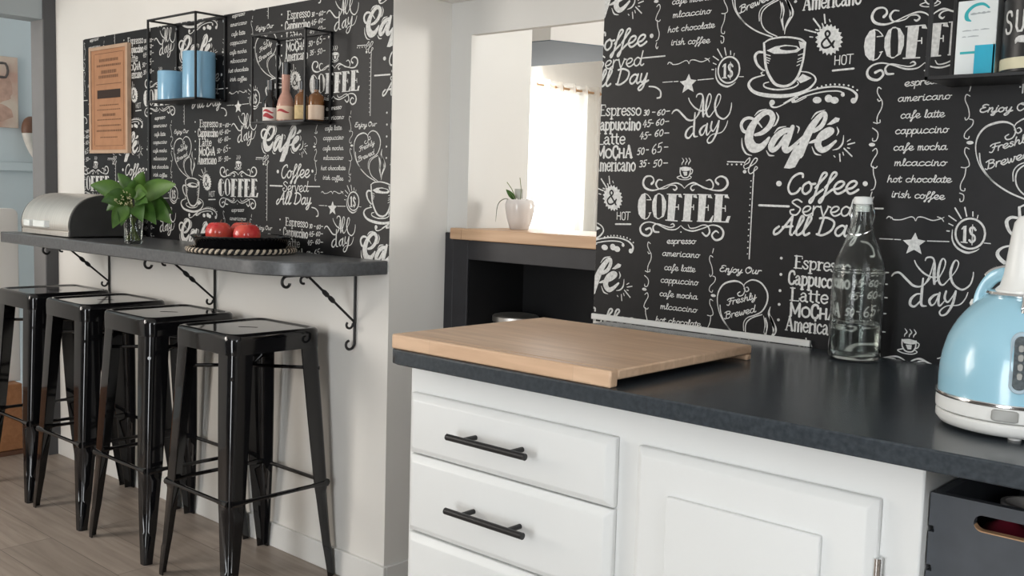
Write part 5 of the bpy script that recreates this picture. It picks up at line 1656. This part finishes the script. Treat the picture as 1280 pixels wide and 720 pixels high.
flat(bm, V, F, lambda u, v: ((TR + .0006) * math.cos(A0 + u / TR), (TR + .0006) * math.sin(A0 + u / TR), v))
bmesh.ops.recalc_face_normals(bm, faces=bm.faces)
obj('lettering', bm, 'chalk', tin)

# ------------------------------------------------------------------ crate in the bay under the worktop
def plate(bm, outer, holes, y0, y1):
    for y, flip in ((y0, False), (y1, True)):
        es = []
        for lp in [outer] + holes:
            vs_ = [bm.verts.new((p[0], y, p[1])) for p in lp]
            es += [bm.edges.new((vs_[i], vs_[(i + 1) % len(vs_)])) for i in range(len(vs_))]
        bmesh.ops.triangle_fill(bm, use_beauty=True, use_dissolve=False, edges=es)
    for lp in [outer] + holes:
        for i in range(len(lp)):
            a, b_ = lp[i], lp[(i + 1) % len(lp)]
            bm.faces.new([bm.verts.new(q) for q in ((a[0], y0, a[1]), (b_[0], y0, b_[1]), (b_[0], y1, b_[1]), (a[0], y1, a[1]))])


CX0, CX1, CB, CT_ = 1.160, 1.56, .4905, .803
ck = thing('storage_crate', 'dark slate grey wooden crate with a slot handle under the worktop', 'crate', (0, 0, 0))
outer = [(CX0, CB), (CX1, CB), (CX1, CT_), (CX0, CT_)]
nt_ = []
for zc in (.757, .707, .61):
    nt_ += [(CX0, zc + .004), (CX0 + .007, zc + .004), (CX0 + .007, zc - .004), (CX0, zc - .004)]
outer = [(CX0, CB), (CX1, CB), (CX1, CT_), (CX0, CT_)] + nt_
slot = [((1.223 if math.cos(a) < 0 else 1.375) + .0105 * math.cos(a), .777 + .0105 * math.sin(a)) for a in [2 * PI * (i + .5) / 20 for i in range(20)]]
bm = new(); plate(bm, outer, [slot], -.604, -.592)
bmesh.ops.remove_doubles(bm, verts=bm.verts, dist=1e-5)
fp = obj('front_board', bm, 'crate', ck)
bm = new()
sl = [((1.223 if math.cos(a) < 0 else 1.375) + .0112 * math.cos(a), .777 + .0112 * math.sin(a)) for a in [PI + .2 + (PI - .4) * i / 12 for i in range(13)]]
prism(bm, sl + [(p[0], p[1] + .0022) for p in sl[::-1]], -.6035, -.5925, 'y')
obj('slot_edge', bm, 'raw_wood', fp)
for (x_, nm) in ((CX0 + .001, 'side_board'), (CX1 - .013, 'side_board')):
    bm = new(); box(bm, x_, x_ + .012, -.5915, -.262, CB, CT_); obj(nm, bm, 'crate', ck, bevel=.001)
bm = new(); box(bm, CX0 + .001, CX1 - .001, -.2615, -.250, CB, CT_); obj('back_board', bm, 'crate', ck, bevel=.001)
bm = new(); box(bm, CX0 + .014, CX1 - .014, -.591, -.263, CB, CB + .010); obj('bottom_board', bm, 'crate', ck)
# what shows inside the crate
lb = thing('brown_box', 'low brown cardboard box under the dark red onion in the crate', 'box', (1.228, -.520, CB + .0105))
bm = new(); box(bm, -.045, .045, -.065, .065, 0, .156); obj('box', bm, 'brown_card', lb, bevel=.002)
bm = new(); box(bm, -.045, .045, -.065, -.001, .1565, .159); box(bm, -.045, .045, .001, .065, .1565, .159); obj('flap', bm, 'brown_card', lb)
on = thing('red_onion', 'dark red round onion seen through the crate slot handle', 'onion', (1.232, -.530, .6645))
bm = new(); lathe(bm, [(0, 0), (.012, .002), (.034, .022), (.043, .048), (.040, .074), (.026, .094), (.010, .104), (.005, .118), (0, .120)], 28); obj('bulb', bm, 'dark_red', on, smooth=True)
bm = new(); lathe(bm, [(0, 0), (.008, 0), (.006, .004), (0, .006)], 10, 0, 0, -.004); obj('root', bm, 'raw_wood', on, smooth=True)
bx_ = thing('brown_box', 'dark brown cardboard box standing inside the slate crate', 'box', (1.40, -.42, CB + .0105))
bm = new(); box(bm, -.125, .125, -.13, .13, 0, .262); obj('box', bm, 'brown_card', bx_, bevel=.002)
bm = new(); box(bm, -.125, -.002, -.13, .13, .2625, .266); box(bm, .002, .125, -.13, .13, .2625, .266); obj('flap', bm, 'brown_card', bx_)
bm = new(); lathe(bm, [(0, 0), (.030, 0), (.033, .01), (.033, .248), (.036, .252), (.036, .258), (.030, .258), (.030, .02), (0, .02)], 28)
dsh = obj('white_cup', bm, 'white_ceramic', smooth=True)
dsh.location = (1.222, -.40, CB + .0105)
tag(dsh, 'white rim of a tall cup inside the slate crate', 'cup')
